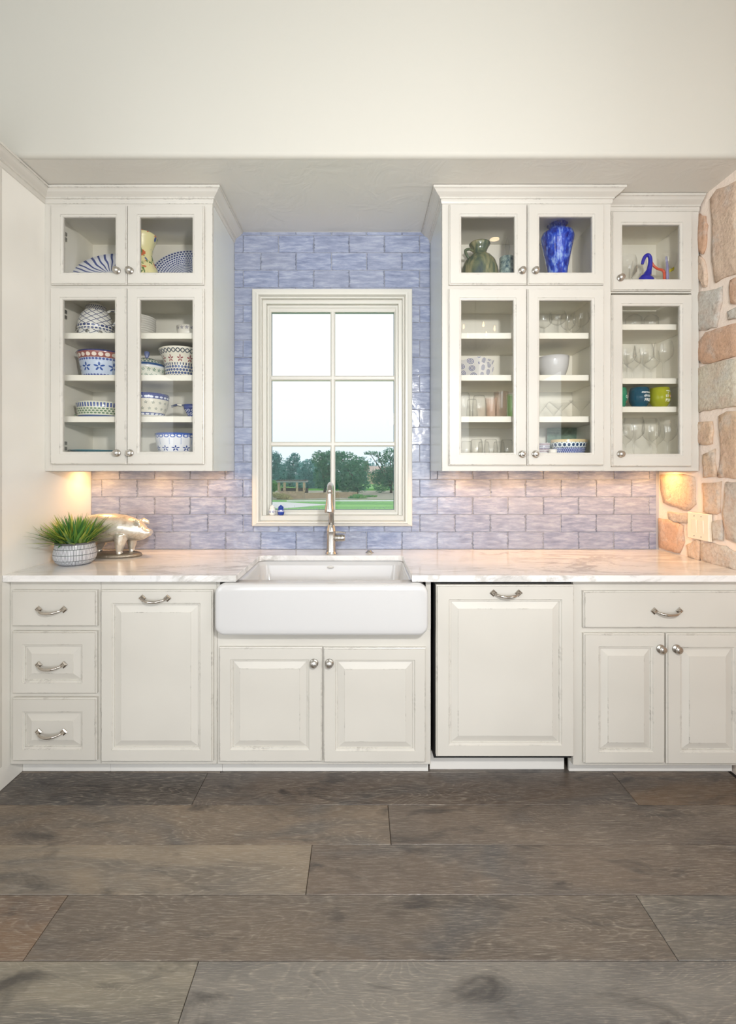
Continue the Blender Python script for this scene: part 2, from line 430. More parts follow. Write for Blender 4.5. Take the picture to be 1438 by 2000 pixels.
# glazed tiles, each an object on the wall
tp_x, tp_z = .2002, .0989
def tile_mesh(wd, hg):
    b = .0018; L = wd / 2; H = hg / 2; t = .0105
    r0 = [(-L, .012, -H), (L, .012, -H), (L, .012, H), (-L, .012, H)]
    r1 = [(-L, .0022, -H), (L, .0022, -H), (L, .0022, H), (-L, .0022, H)]
    b = min(b, wd / 3, hg / 3)
    r2 = [(-L + b, 0, -H + b), (L - b, 0, -H + b), (L - b, 0, H - b), (-L + b, 0, H - b)]
    return MB().rings([r0, r1, r2])
tcache = {}
def put_tile(a, b, c, d):
    g = .0011; a += g; b -= g; c += g; d -= g
    if b - a < .008 or d - c < .008: return
    key = (round(b - a, 4), round(d - c, 4))
    if key not in tcache:
        tcache[key] = tile_mesh(b - a, d - c).mesh('tile'); tcache[key].materials.append(M['tile'])
    o = bpy.data.objects.new('tile', tcache[key]); C.objects.link(o); o.parent = wall_back
    o.location = ((a + b) / 2, YW + rng.uniform(-.0006, .0006), (c + d) / 2)
    o.rotation_euler = (rng.gauss(0, .006), 0, rng.gauss(0, .006))
ztop = Z(459.5, YW)
regions = [(LX, -.7, .905, 1.392), (-.724, .396, 1.392, SOF - .002), (-.7, 1.676, .905, 1.392)]
for n in range(-1, 19):
    zt = ztop - tp_z * n; zb = zt - tp_z
    xs = X(475, YW) + (tp_x / 2 if n % 2 else 0)
    for k in range(-8, 12):
        a, b = xs + tp_x * k, xs + tp_x * (k + 1)
        c, d = max(zb, .912), min(zt, SOF - .003)
        a, b = max(a, LX), min(b, 1.676)
        if d > 1.386:
            if c < 1.386:                                   # part of the course that runs on under the wall units
                if a < -.7183: put_tile(a, min(b, -.7183), c, 1.386)
                if b > .394: put_tile(max(a, .394), b, c, 1.386)
            a, b = max(a, -.7183), min(b, .394)
        if b <= a or d <= c: continue
        if b > WX0 and a < WX1 and d > WZ0 and c < WZ1:      # clip round the casing
            if a < WX0: put_tile(a, WX0, c, d)
            if b > WX1: put_tile(WX1, b, c, d)
            aa, bb = max(a, WX0), min(b, WX1)
            if d > WZ1: put_tile(aa, bb, max(c, WZ1), d)
            if c < WZ0: put_tile(aa, bb, c, min(d, WZ0))
        else: put_tile(a, b, c, d)

# soffit with bullnosed front edge and the high wall above it
sf = MB(); r = .022; HY = 1.973
prof = [(YW + .012, SOF)] + [(HY + r - r * sin(a), SOF + r - r * cos(a)) for a in [i * pi / 2 / 8 for i in range(9)]]
prof += [(HY, 3.6), (YW + .012, 3.6)]
sfm = MB()
lo = [(-3.2, y, z) for y, z in prof[:-1]]; hi = [(3.0, y, z) for y, z in prof[:-1]]
k = len(lo)
sfm.add(lo[:2] + hi[:2], [(0, 1, 3, 2)])
soffit = struct(sfm.build('ceiling_soffit', M['soffit_paint']))
hm = MB(); hm.add(lo[1:] + hi[1:], [(i, i + 1, k - 1 + i + 1, k - 1 + i) for i in range(k - 2)], True)
header = struct(hm.build('wall_header', M['wall_paint']))
struct(MB().box(-3.2, 3.0, -5.0, 2.75, 3.6, 3.66).build('ceiling', M['wall_paint']))
struct(MB().box(-3.26, -3.2, -5.0, 2.75, -.05, 3.6).build('wall_left', M['wall_paint']))
rw = MB(); rw.box(-3.2, 3.0, -5.06, -5.0, -.05, .5); rw.box(-3.2, 3.0, -5.06, -5.0, 3.1, 3.6)
rw.box(-3.2, -2.4, -5.06, -5.0, .5, 3.1); rw.box(2.2, 3.0, -5.06, -5.0, .5, 3.1)
struct(rw.build('wall_rear', M['wall_paint']))

# ---------------------------------------------------------------- stone wall on the right
wr = MB(); wr.box(1.692, 3.0, .55, 2.75, -.05, 3.6)
wall_right = struct(wr.build('wall_right', M['mortar'], recalc=False))
struct(MB().box(3.0, 3.06, -5.0, .55, -.05, 3.6).build('wall_right_plain', M['wall_paint']))
def cpt(cx, cy):      # zoom crop coordinates -> (y, z) on the wall plane
    px, py = 1260 + cx / 2.562, 340 + cy / 2.562
    d = RX * F / (px - 705); return d, Z(py, d)
GREY, TAN, RED, GRN, PINK = (204, 200, 192), (220, 194, 168), (206, 170, 144), (208, 201, 184), (214, 192, 172)
stones = [
 (PINK, [(325,112),(350,80),(400,58),(470,25),(470,498),(400,512),(345,540),(332,440),(330,260)]),
 (RED, [(262,200),(292,215),(302,260),(300,360),(285,400),(262,395)]),
 (PINK, [(262,405),(292,430),(304,500),(303,562),(288,568),(262,520)]),
 (GREY, [(255,592),(330,580),(376,566),(378,640),(350,762),(300,778),(255,782)]),
 (RED, [(418,530),(470,505),(470,648),(428,652),(416,600)]),
 (GREY, [(408,690),(470,652),(470,716),(412,728)]),
 (RED, [(255,850),(300,795),(350,775),(470,738),(470,905),(380,935),(290,952),(255,930)]),
 (GRN, [(255,968),(350,940),(470,918),(470,1158),(400,1172),(350,1176),(255,1192)]),
 (TAN, [(255,1240),(330,1235),(333,1290),(325,1348),(300,1360),(255,1345)]),
 (TAN, [(283,1402),(340,1380),(346,1430),(352,1512),(288,1520)]),
 (TAN, [(362,1205),(400,1192),(470,1184),(470,1525),(400,1520),(360,1515),(376,1380)]),
 (TAN, [(68,1500),(240,1508),(246,1580),(243,1655),(212,1688),(150,1670),(90,1645),(75,1600)]),
 (TAN, [(285,1548),(372,1542),(370,1620),(364,1700),(330,1706),(288,1692)]),
 (GREY, [(396,1545),(470,1540),(470,1850),(420,1838),(398,1825),(384,1700)]),
 (GREY, [(110,1690),(170,1695),(226,1702),(220,1748),(160,1745),(113,1735)]),
 (RED, [(62,1722),(120,1730),(182,1752),(190,1840),(168,1900),(110,1885),(66,1870)]),
 (GREY, [(332,1738),(382,1724),(382,1830),(338,1834)]),
 (TAN, [(205,1852),(266,1822),(272,1880),(268,1932),(212,1918)]),
 (GREY, [(272,1842),(330,1848),(392,1862),(470,1905),(470,1990),(400,1970),(330,1958),(274,1930)]),
]
def stone(poly, col, proud=.013):
    rg = random.Random(len(poly) * 7 + int(poly[0][1] * 1000))
    pts = []
    n = len(poly)
    for i in range(n):
        a = Vector(poly[i]); b = Vector(poly[(i + 1) % n]); L = (b - a).length
        k = 3 if L > .08 else 2
        for j in range(k):
            p = a.lerp(b, j / k); q = .05 * L if j else .012
            pts.append((p.x + rg.uniform(-q, q) * .5, p.y + rg.uniform(-q, q) * .5))
    c = Vector((sum(p[0] for p in pts) / len(pts), sum(p[1] for p in pts) / len(pts)))
    xw = 1.694
    def loop(f, x, jit=0): return [(x - proud * 0 + rg.uniform(-jit, jit), p[0] + (c.x - p[0]) * f - c.x, p[1] + (c.y - p[1]) * f - c.y) for p in pts]
    rs = [loop(0, 0), loop(.0, -proud * .55, .001), loop(.025, -proud * .95, .0015), loop(.3, -proud * 1.1, .003), loop(.7, -proud * 1.05, .003)]
    o = MB().rings(rs, True, True, True).build('stone', M['stone'], wall_right, (xw, c.x, c.y))
    o.color = lin(col); return o
for col, poly in stones:
    jj = rng.randint(-7, 7); col = tuple(max(0, min(255, c + jj)) for c in col)
    stone([cpt(*p) for p in poly], col)
# the same masonry goes on towards the room, beyond the frame
zr = 0.0; rg = random.Random(3)
zlev = [-.03, .12, .33, .52, .74, .98, 1.17, 1.42, 1.6, 1.86, 2.06, 2.35, 2.55, 2.8, 3.05, 3.3, 3.58]
for a, b in zip(zlev, zlev[1:]):
    y = .57 + rg.uniform(0, .1)
    lim = 1.88 if b > .8 else 1.9
    y = .57
    while y < lim:
        L = rg.uniform(.18, .42); e = min(y + L, 2.0 if b > 2.7 or a < .1 else lim)
        if e - y > .08:
            g = .012; j = lambda: rg.uniform(-.012, .012)
            stone([(y + g, a + g + j()), ((y + e) / 2, a + g + j()), (e - g, a + g + j()), (e - g + j(), b - g), ((y + e) / 2, b - g + j()), (y + g + j() * .5, b - g)],
                  rg.choice([GREY, TAN, RED, GRN, PINK, TAN]))
        y = e
        if e >= lim: break

# ---------------------------------------------------------------- window over the sink
win = empty('window_1', (0, 0, 0)); struct(win)
GY = 2.64
def ringpath(levels):
    mb = MB(); mb.rect_rings(levels, False, False); return mb
def lv(hw, ztin, zbin, y): return (WCX - hw, WCX + hw, zbin, ztin, y)
zc = 2.379
cas = [lv(.449, 2.379, 1.048, YW + .012), lv(.449, 2.379, 1.048, 2.566), lv(.445, 2.375, 1.052, 2.562),
       lv(.424, 2.354, 1.062, 2.557), lv(.422, 2.352, 1.066, 2.550), lv(.411, 2.341, 1.074, 2.550), lv(.409, 2.339, 1.076, 2.557),
       lv(.405, 2.335, 1.080, 2.571), lv(.403, 2.333, 1.082, 2.567), lv(.3955, 2.3255, 1.104, 2.565), lv(.3955, 2.3255, 1.1075, 2.569),
       lv(.3955, 2.3255, 1.1075, 2.592), lv(.393, 2.323, 1.1075, 2.590), lv(.374, 2.304, 1.1075, 2.590), lv(.374, 2.304, 1.1075, 2.70)]
ringpath(cas).build('casing', M['window_paint'], win, recalc=True)
sash = [lv(.374, 2.304, 1.1075, 2.70), lv(.374, 2.304, 1.1075, 2.616), lv(.372, 2.302, 1.1095, 2.614), lv(.362, 2.290, 1.122, 2.614),
        lv(.360, 2.288, 1.124, 2.620), lv(.353, 2.2695, 1.1326, 2.628), lv(.353, 2.2695, 1.1326, 2.66)]
ringpath(sash).build('sash', M['window_paint'], win)
gx0, gx1, gz0, gz1 = WCX - .353, WCX + .353, 1.1326, 2.2695
mw = .0135
ringpath([lv(.352, 2.268, 1.134, GY - .004), lv(.349, 2.265, 1.137, GY - .004)]).build('gasket', simple('gasket', (70, 90, 100), .5) and M['gasket'], win)
def muntin(a, b, vertical):
    mb = MB()
    if vertical:
        pts = [(-mw, GY), (-mw, GY - .012), (-mw * .45, GY - .02), (mw * .45, GY - .02), (mw, GY - .012), (mw, GY), (mw, GY + .012), (-mw, GY + .012)]
        mb.rings([[(WCX + px, py, z) for px, py in pts] for z in (a, b)])
    else:
        pts = [(-mw, GY), (-mw, GY - .011), (-mw * .45, GY - .019), (mw * .45, GY - .019), (mw, GY - .011), (mw, GY), (mw, GY + .012), (-mw, GY + .012)]
        z = a
        mb.rings([[(x, py, z + px) for px, py in pts] for x in (gx0, gx1)])
    return mb.build('muntin', M['window_paint'], win)
muntin(gz0, gz1, True); zm = [gz0 + (gz1 - gz0) * k / 3 for k in range(4)]
muntin(zm[1], 0, False); muntin(zm[2], 0, False)
for k in range(3):
    for a, b in ((gx0, WCX), (WCX, gx1)):
        MB().box(a + .002, b - .002, GY + .001, GY + .004, zm[k] + .002, zm[k + 1] - .002).build('pane', M['window_glass'], win)
# rain drops dried along the foot of the glass
dm = MB(); rd = random.Random(8)
for i in range(190):
    low = i < 140
    x = rd.uniform(gx0 + .01, gx1 - .01)
    if abs(x - WCX) < .016: continue
    z = gz0 + .004 + (abs(rd.gauss(0, .006)) if low else rd.uniform(.01, .33)); r_ = rd.uniform(.0007, .0022) if low else rd.uniform(.0006, .0012)
    dm.lathe([(r_, 0), (r_ * .8, r_ * .4), (r_ * .2, r_ * .6)], 6, (x, GY + .001, z), 'y')
t = simple('water_drop', (150, 170, 175), .1)
tag(dm.build('rain_drops', M['water_drop'], win), kind='stuff')

# switch plate on the stone
d0 = RX * F / (1367 - 705); zc_ = Z(1028, d0)
sw = empty('light_switch', (RX - .004, d0, zc_), 'cream double rocker switch plate on the stone wall above the counter', 'switch')
pl = MB().rings([[(x, sy * (.072 - e), sz * (.066 - e)) for sy, sz in ((-1, -1), (1, -1), (1, 1), (-1, 1))] for x, e in ((.01, 0), (-.003, 0), (-.006, .003))])
pl.build('plate', M['switch_white'], sw)
for s in (-1, 1):
    rk = MB().rings([[(x, s * .0235 + sy * .0165, sz * .033) for sy, sz in ((-1, -1), (1, -1), (1, 1), (-1, 1))] for x in (-.005, )] +
                    [[(-.011 if sz > 0 else -.007, s * .0235 + sy * .0155, sz * .032) for sy, sz in ((-1, -1), (1, -1), (1, 1), (-1, 1))]])
    rk.build('rocker', M['switch_white'], sw)
    for zz in (-.05, .05):
        MB().lathe([(.003, -.0065), (.003, -.0075), (.001, -.0078)], 8, (0, s * .0235, zz), 'x').build('screw', M['nickel'], sw)

# ---------------------------------------------------------------- the garden outside
SKYG = -2.2
t = simple('lawn', (110, 172, 96), .9); co = t.coord()
setc(t, t.ramp(t.noise(t.mapping(co, (.05, .4, 1)), 1.0, 5, .6), [(.35, lin((96, 158, 92))), (.65, lin((140, 196, 112)))]))
gr = struct(MB().box(-90, 110, 3.5, 200, SKYG - .5, SKYG).build('ground_lawn', M['lawn']))
simple('driveway', (205, 210, 210), .6)
def patch(name, pts, m, z, th=.03):
    return MB().prism(pts, z, z + th).build(name, m)
dr = patch('path', [(X(440, 43), 43), (X(560, 43), 43), (X(640, 47.5), 47.5), (X(560, 51), 51), (X(440, 52), 52)], M['driveway'], SKYG, .03); struct(dr)
dr = patch('road', [(X(560, 52.5), 52.5), (X(560, 54), 54), (X(1200, 56), 56), (X(1200, 54.2), 54.2)], M['driveway'], SKYG, .03); struct(dr)
t = simple('mulch', (150, 140, 122), .95)
setc(t, t.ramp(t.noise(t.coord(), 1.5, 5, .7), [(.3, lin((120, 132, 116))), (.7, lin((184, 178, 162)))]))
mu = patch('ground_bed', [(X(520, 55), 55), (X(1200, 57), 57), (X(1200, 80), 80), (X(520, 80), 80)], M['mulch'], SKYG, .05); struct(mu)
patch('ground_far_lawn', [(-60, 82), (90, 82), (90, 120), (-60, 120)], M['lawn'], SKYG, .3)['kind'] = 'structure'
# pavilion with stone piers
t = simple('garden_stone', (176, 158, 132), .9)
setc(t, t.ramp(t.noise(t.coord(), 6, 4, .7), [(.3, lin((128, 116, 98))), (.7, lin((206, 188, 158)))]))
simple('pergola_roof', (150, 160, 160), .7); simple('dark_wood', (92, 92, 84), .8)
pv = empty('garden_pavilion', (X(571, 58), 58, SKYG), 'small stone and timber pavilion far across the lawn', 'pavilion')
PD = 58; s = PD / F
hx = 26 * s
MB().box(-hx * 1.08, hx * 1.1, -1.0, 1.6, 32 * s, 35 * s).build('roof', M['pergola_roof'], pv)
for k in range(12):
    xx = -hx * 1.05 + k * hx * 2.1 / 11
    MB().box(xx - .04, xx + .04, -1.25, 1.8, 35 * s, 36.5 * s).build('rafter', M['dark_wood'], pv)
for xx in (-hx * .92, -hx * .5, hx * .42, hx * .95):
    MB().box(xx - .14, xx + .14, -.9, -.6, 14 * s, 32 * s).build('post', M['garden_stone'], pv)
MB().box(-hx * .85, hx * 1.0, -1.1, -.8, 0, 15 * s).build('base_wall', M['garden_stone'], pv)
MB().box(-hx * 1.0, hx * 1.1, 1.3, 1.6, 10 * s, 20 * s).build('back_rail', M['dark_wood'], pv)
gw = MB(); n = 24
pts = [(X(596, 57) + 6.5 * (i / (n - 1)) - .0, 57 + 2.4 * sin(i / (n - 1) * pi * .6)) for i in range(n)]
for i in range(n - 1):
    (a, b), (c, d) = pts[i], pts[i + 1]
    gw.add([(a, b, SKYG), (c, d, SKYG), (c, d, SKYG + .75), (a, b, SKYG + .75), (a, b + .4, SKYG), (c, d + .4, SKYG), (c, d + .4, SKYG + .75), (a, b + .4, SKYG + .75)],
           [(0, 1, 2, 3), (5, 4, 7, 6), (3, 2, 6, 7), (4, 0, 3, 7), (1, 5, 6, 2)])
tag(gw.build('garden_wall', M['garden_stone']), 'low curved stone garden wall beside the pavilion', 'garden wall')
# house beyond the trees
HD = 110; s = HD / F
simple('house_wall', (200, 188, 168), .9); simple('house_roof', (196, 182, 172), .9); simple('chimney_stone', (150, 128, 116), .9)
ho = empty('distant_house', (X(752, HD), HD, SKYG), 'pale house with tiled roof and square chimney beyond the trees', 'house')
zz = lambda py: Z(py, HD) - SKYG
MB().box(-34 * s, 60 * s, 0, 8, 0, zz(925)).build('wall', M['house_wall'], ho)
MB().add([(-42 * s, -.6, zz(924)), (66 * s, -.6, zz(926)), (66 * s, 8.6, zz(926)), (-42 * s, 8.6, zz(924)), (-30 * s, 4, zz(910)), (58 * s, 4, zz(913))],
         [(0, 1, 5, 4), (2, 3, 4, 5), (0, 4, 3), (1, 2, 5), (3, 2, 1, 0)]).build('roof', M['house_roof'], ho)
MB().box(-40 * s, -32 * s, 2, 3, zz(922), zz(900)).build('chimney', M['chimney_stone'], ho)

# trees: a trunk, limbs and a crown of many leaf sprays
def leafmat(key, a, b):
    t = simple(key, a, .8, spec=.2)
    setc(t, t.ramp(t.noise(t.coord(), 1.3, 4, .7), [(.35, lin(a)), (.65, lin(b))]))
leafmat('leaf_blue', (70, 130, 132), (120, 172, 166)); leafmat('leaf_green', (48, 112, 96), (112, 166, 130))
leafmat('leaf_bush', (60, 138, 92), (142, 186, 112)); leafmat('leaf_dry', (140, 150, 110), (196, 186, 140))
simple('bark', (84, 84, 76), .9)
def tree(name, label, cat, px, d, blobs, key, n=2600, leaf=.24, trunk=True, group=None):
    x0 = X(px, d); root = empty(name, (x0, d, SKYG), label, cat, group)
    rg = random.Random(int(px * 3 + d)); mb = MB(); tot = sum(b[2] * b[3] for b in blobs)
    zs = []
    for bx, by, rx, ry in blobs:
        cx, cz = X(bx, d) - x0, Z(by, d) - SKYG; rx *= d / F; rz = ry * d / F
        zs.append((cx, cz, rx, rz))
        for i in range(int(n * (rx * rz) / (tot * (d / F) ** 2))):
            u = Vector((rg.gauss(0, 1), rg.gauss(0, 1), rg.gauss(0, 1))).normalized() * rg.uniform(.45, 1.08) ** .8
            p = Vector((cx + u.x * rx, u.y * rx * .8, cz + u.z * rz)); s = leaf * rg.uniform(.5, 1.2)
            a = Vector((rg.gauss(0, 1), rg.gauss(0, 1), rg.gauss(0, .6))).normalized(); b = a.orthogonal().normalized()
            b = (b + a.cross(b) * rg.uniform(-1, 1)).normalized()
            if p.z < .02: p.z = .02 + rg.random() * .2
            mb.add([p - a * s, p - b * s * .45, p + a * s, p + b * s * .45], [(0, 1, 2, 3)])
    tag(mb.build('foliage', M[key], root, recalc=False), kind='stuff')
    if trunk:
        tb = MB(); h = min(z for _, z, _, _ in zs)
        tb.tube([(0, 0, 0), (.08, 0, h * .5), (0, 0, h)], [.22, .17, .13], 8)
        for cx, cz, rx, rz in zs: tb.tube([(0, 0, h * .7), (cx * .5, 0, (h + cz) / 2), (cx, 0, cz)], [.12, .08, .04], 6)
        tb.build('trunk', M['bark'], root)
    return root
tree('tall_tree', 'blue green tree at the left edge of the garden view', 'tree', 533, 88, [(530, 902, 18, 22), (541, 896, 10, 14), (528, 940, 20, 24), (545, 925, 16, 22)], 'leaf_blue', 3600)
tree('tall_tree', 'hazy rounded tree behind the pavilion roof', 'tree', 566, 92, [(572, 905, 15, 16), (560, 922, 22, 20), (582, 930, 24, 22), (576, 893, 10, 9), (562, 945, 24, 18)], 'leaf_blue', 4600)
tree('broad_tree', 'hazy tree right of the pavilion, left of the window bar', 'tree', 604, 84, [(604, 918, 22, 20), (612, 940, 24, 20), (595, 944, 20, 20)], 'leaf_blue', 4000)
tree('broad_tree', 'large dark oak crossing the middle window bar', 'tree', 634, 70, [(625, 896, 17, 16), (644, 905, 22, 24), (632, 930, 20, 26), (650, 890, 13, 12), (648, 938, 20, 20)], 'leaf_green', 5200, .2)
tree('broad_tree', 'widest dark green oak right of the middle window bar', 'tree', 697, 66, [(676, 902, 24, 20), (690, 925, 30, 24), (704, 912, 18, 20), (668, 940, 22, 20), (702, 945, 22, 18), (664, 890, 12, 10), (684, 948, 22, 18)], 'leaf_green', 7000, .19)
tree('leaning_oak', 'open oak with a long bough before the house at right', 'tree', 764, 72, [(762, 888, 16, 14), (736, 887, 10, 5), (722, 885, 12, 4), (748, 897, 12, 9), (764, 935, 20, 22), (744, 945, 16, 18), (776, 905, 14, 18), (757, 925, 22, 18), (735, 930, 14, 14)], 'leaf_green', 5600, .18)
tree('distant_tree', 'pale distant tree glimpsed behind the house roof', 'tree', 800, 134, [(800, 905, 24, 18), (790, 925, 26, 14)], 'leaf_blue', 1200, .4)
tree('shrub', 'bright green shrub on the bed right of centre', 'shrub', 702, 58, [(700, 972, 17, 7), (688, 974, 8, 5)], 'leaf_bush', 1000, .13, False)
tree('shrub', 'smaller green shrub at the right end of the bed', 'shrub', 726, 61, [(725, 974, 12, 5)], 'leaf_bush', 500, .13, False)
tree('shrub', 'dry ornamental grasses in front of the pavilion', 'shrub', 553, 56, [(552, 970, 15, 6), (538, 966, 10, 5), (565, 974, 8, 4)], 'leaf_dry', 900, .13, False)
tree('shrub', 'round green shrub at the left edge below the trees', 'shrub', 533, 60, [(533, 950, 10, 12)], 'leaf_bush', 700, .14, False)

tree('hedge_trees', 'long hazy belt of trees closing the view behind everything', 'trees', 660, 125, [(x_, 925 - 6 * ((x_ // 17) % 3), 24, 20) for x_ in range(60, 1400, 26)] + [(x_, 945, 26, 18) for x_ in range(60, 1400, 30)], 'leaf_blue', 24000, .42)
# ---------------------------------------------------------------- cabinet joinery
P, PC, IN = M['cabinet_paint'], M['cabinet_paint_daylit'], M['cabinet_inside']
def knob(parent, x, y, z, r=.0178):
    mb = MB().lathe([(r * 1.0, 0), (r * 1.0, .0025), (r * .86, .005), (r * .5, .007), (r * .42, .013), (r * .55, .0155), (r * .80, .017), (r * .84, .020),
                     (r * .76, .0225), (r * .68, .0230), (r * .62, .0222), (r * .54, .0235), (r * .3, .0250), (.0003, .0254)], 24, (0, 0, 0), 'y')
    return mb.build('knob', M['nickel'], parent, (x, y, z))
def pull(parent, x, y, z, w=.108):
    mb = MB(); h = w / 2
    for s in (-1, 1):
        rs = [[(s * h + dx * e, yy, dz * e * .95) for dx, dz in ((-1, 0), (0, -1), (1, 0), (0, 1))] for e, yy in ((.0165, 0), (.0165, -.004), (.012, -.007), (.0105, -.006), (.006, -.013), (.005, -.014))]
        mb.rings(rs)
    pts = []; rad = []
    for i in range(17):
        u = -1 + 2 * i / 16; q = 1 - abs(u) ** 3
        pts.append((u * h * .98, -.008 - .022 * q, -.001 - .0095 * (1 - u * u))); rad.append(.0040 + .0022 * (1 - u * u))
    mb.tube(pts, rad, 10)
    return mb.build('handle', M['polished_nickel'], parent, (x, y, z))
def glass_door(parent, x0, x1, z0, z1, gx0, gx1, gz0, gz1, y, knob_at, th=.02):
    """framed door; y is the plane of its front"""
    e = .004
    L = [(x0, x1, z0, z1, y + th), (x0, x1, z0, z1, y + .006), (x0 + e, x1 - e, z0 + e, z1 - e, y + .0045), (x0 + e * 1.2, x1 - e * 1.2, z0 + e * 1.2, z1 - e * 1.2, y),
         (gx0 - .011, gx1 + .011, gz0 - .011, gz1 + .011, y), (gx0 - .010, gx1 + .010, gz0 - .010, gz1 + .010, y + .0025),
         (gx0 - .003, gx1 + .003, gz0 - .003, gz1 + .003, y + .004), (gx0, gx1, gz0, gz1, y + .008), (gx0, gx1, gz0, gz1, y + th), (x0, x1, z0, z1, y + th)]
    cx, cz = (x0 + x1) / 2, (z0 + z1) / 2
    L = [(a - cx, b - cx, c - cz, d - cz, yy - y) for a, b, c, d, yy in L]
    o = MB().rect_rings(L, False, False).build('door', P, parent, (cx, y, cz))
    MB().box(gx0 - cx - .001, gx1 - cx + .001, .011, .014, gz0 - cz - .001, gz1 - cz + .001).build('pane', M['pane_glass'], o)
    if knob_at: knob(o, knob_at[0] - cx, 0, knob_at[1] - cz)
    return o
def panel_front(parent, name, x0, x1, z0, z1, y, inset=None, th=.021, hardware=None, m=None):
    e = .004
    L = [(x0, x1, z0, z1, y + th), (x0, x1, z0, z1, y + .007), (x0 + e, x1 - e, z0 + e, z1 - e, y + .005), (x0 + e * 1.3, x1 - e * 1.3, z0 + e * 1.3, z1 - e * 1.3, y)]
    if inset:
        a, b, c, d = inset       # outer rim of the recess
        L += [(a, b, c, d, y), (a + .003, b - .003, c + .003, d - .003, y + .0045), (a + .009, b - .009, c + .009, d - .009, y + .0055), (a + .0095, b - .0095, c + .0095, d - .0095, y + .0105),
              (a + .012, b - .012, c + .012, d - .012, y + .0105), (a + .040, b - .040, c + .040, d - .040, y + .002), (a + .0405, b - .0405, c + .0405, d - .0405, y + .0005)]
    cx, cz = (x0 + x1) / 2, (z0 + z1) / 2
    L = [(a - cx, b - cx, c - cz, d - cz, yy - y) for a, b, c, d, yy in L]
    o = MB().rect_rings(L, True, True).build(name, m or P, parent, (cx, y, cz))
    if hardware:
        kind, hx, hz = hardware
        if kind == 'knob': knob(o, hx - cx, 0, hz - cz, .0190)
        else: pull(o, hx - cx, 0, hz - cz)
    return o
CROWN = [(0, 2.648), (.004, 2.650), (.007, 2.658), (.0075, 2.668), (.013, 2.670), (.013, 2.675), (.016, 2.678), (.024, 2.683), (.034, 2.690), (.041, 2.698),
         (.044, 2.700), (.046, 2.702), (.050, 2.702), (.050, 2.7125), (-.004, 2.7125), (-.004, 2.648)]
def crown(path, parent, m=None, name='crown_moulding'):
    """path: list of (x,y); the moulding grows to the right hand side of the walk direction"""
    rs = []; n = len(path)
    for i, p in enumerate(path):
        p = Vector(p)
        def nr(a, b):
            d = (Vector(b) - Vector(a)).normalized(); return Vector((d.y, -d.x))
        if i == 0: o = nr(path[0], path[1])
        elif i == n - 1: o = nr(path[-2], path[-1])
        else:
            a, b = nr(path[i - 1], path[i]), nr(path[i], path[i + 1]); o = (a + b) / (1 + a.dot(b))
        rs.append([(p.x + o.x * q, p.y + o.y * q, z) for q, z in CROWN])
    return MB().rings(rs).build(name, m or P, parent)

UD, UDF = 2.215, 2.195       # face frame and door fronts of the wall units
def wall_unit(name, label, x0, x1, yf, openings, doors, shelves, midz, stile=None, left_cool=None, right_cool=None, mid_drop=.0):
    u = empty(name, ((x0 + x1) / 2, 0, 0), label, 'cabinet'); ox = (x0 + x1) / 2
    zb, zt, yb = 1.358, 2.655, YW + .0025
    if True:
        def bx(nm, a, b, c, d, e, f, m): return MB().box(a - ox, b - ox, c, d, e, f).build(nm, m, u, recalc=False)
        ys = yf + .02
        bx('side_panel', x0, x0 + .016, ys, yb, zb, zt, left_cool or IN); bx('side_panel', x1 - .016, x1, ys, yb, zb, zt, right_cool or IN)
        bx('back_panel', x0 + .016, x1 - .016, yb - .012, yb, zb + .03, zt, IN)
        bx('top_panel', x0 + .016, x1 - .016, ys, yb - .012, zt - .02, zt, IN)
        bx('bottom_panel', x0 + .016, x1 - .016, ys, yb - .012, zb + .035, zb + .053, IN)
        bx('divider_panel', x0 + .016, x1 - .016, ys, yb - .012, midz, midz + .018, IN)
        for z1_, yfr in shelves:
            s_ = MB().box(x0 + .018 - ox, x1 - .018 - ox, yfr, yb - .014, z1_ - .029, z1_).build('shelf', IN, u, recalc=False); bevel(s_, .0015, 1)
    # face frame: rails and stiles joined into one frame
    ff = MB()
    xs = [x0, x0 + .036, x1 - .036, x1]
    ff.box(x0 - ox, xs[1] - ox, yf, yf + .02, zb, zt); ff.box(xs[2] - ox, x1 - ox, yf, yf + .02, zb, zt)
    for a, b in ((zb, zb + .05), (midz - .022, midz + .036), (zt - .05, zt)): ff.box(xs[1] - ox, xs[2] - ox, yf, yf + .02, a, b)
    if stile: ff.box(stile - .018 - ox, stile + .018 - ox, yf + .001, yf + .019, zb + .04, zt - .04)
    ff.build('face_frame', P, u, recalc=False)
    d = yf - .02
    for dx0, dx1, dy0, dy1, g0, g1, h0, h1, kx, ky in doors:
        D = d
        o = glass_door(u, X(dx0, D) - ox, X(dx1, D) - ox, Z(dy1, D), Z(dy0, D), X(g0, D) - ox, X(g1, D) - ox, Z(h1, D), Z(h0, D), D, (X(kx, D) - ox, Z(ky, D)))
    return u, ox
YU = UD
S3 = [(Z(650, 2.25), 2.25), (Z(732, 2.25), 2.25), (Z(813, 2.25), 2.25)]
ul, uox = wall_unit('wall_cabinet', 'cream glass-door wall cabinet left of the window, holding blue pottery', LX, X(415, UD), UD, None,
    [(98, 246.5, 400, 555, 122, 224, 423, 531, 229, 529), (248, 397.5, 400, 555, 272, 375, 423, 531, 254, 529),
     (97, 246, 562, 907, 121, 223, 585, 882, 229, 885), (247.5, 397.5, 562, 907, 272, 375, 585, 882, 254, 885)], S3, 2.243, None, IN, PC)
crown([(LX - .0, YU), (X(415, UD), YU), (X(415, UD), YW)], ul).location.x = -uox
for zz in (Z(455, 2.32), Z(608, 2.32), Z(866, 2.32)):
    for k in (0, 1):
        MB().box(LX + .017 - uox, LX + .026 - uox, 2.300, 2.342, zz - .006 - k * .027, zz + .010 - k * .027).build('hinge', M['steel_hinge'], ul)
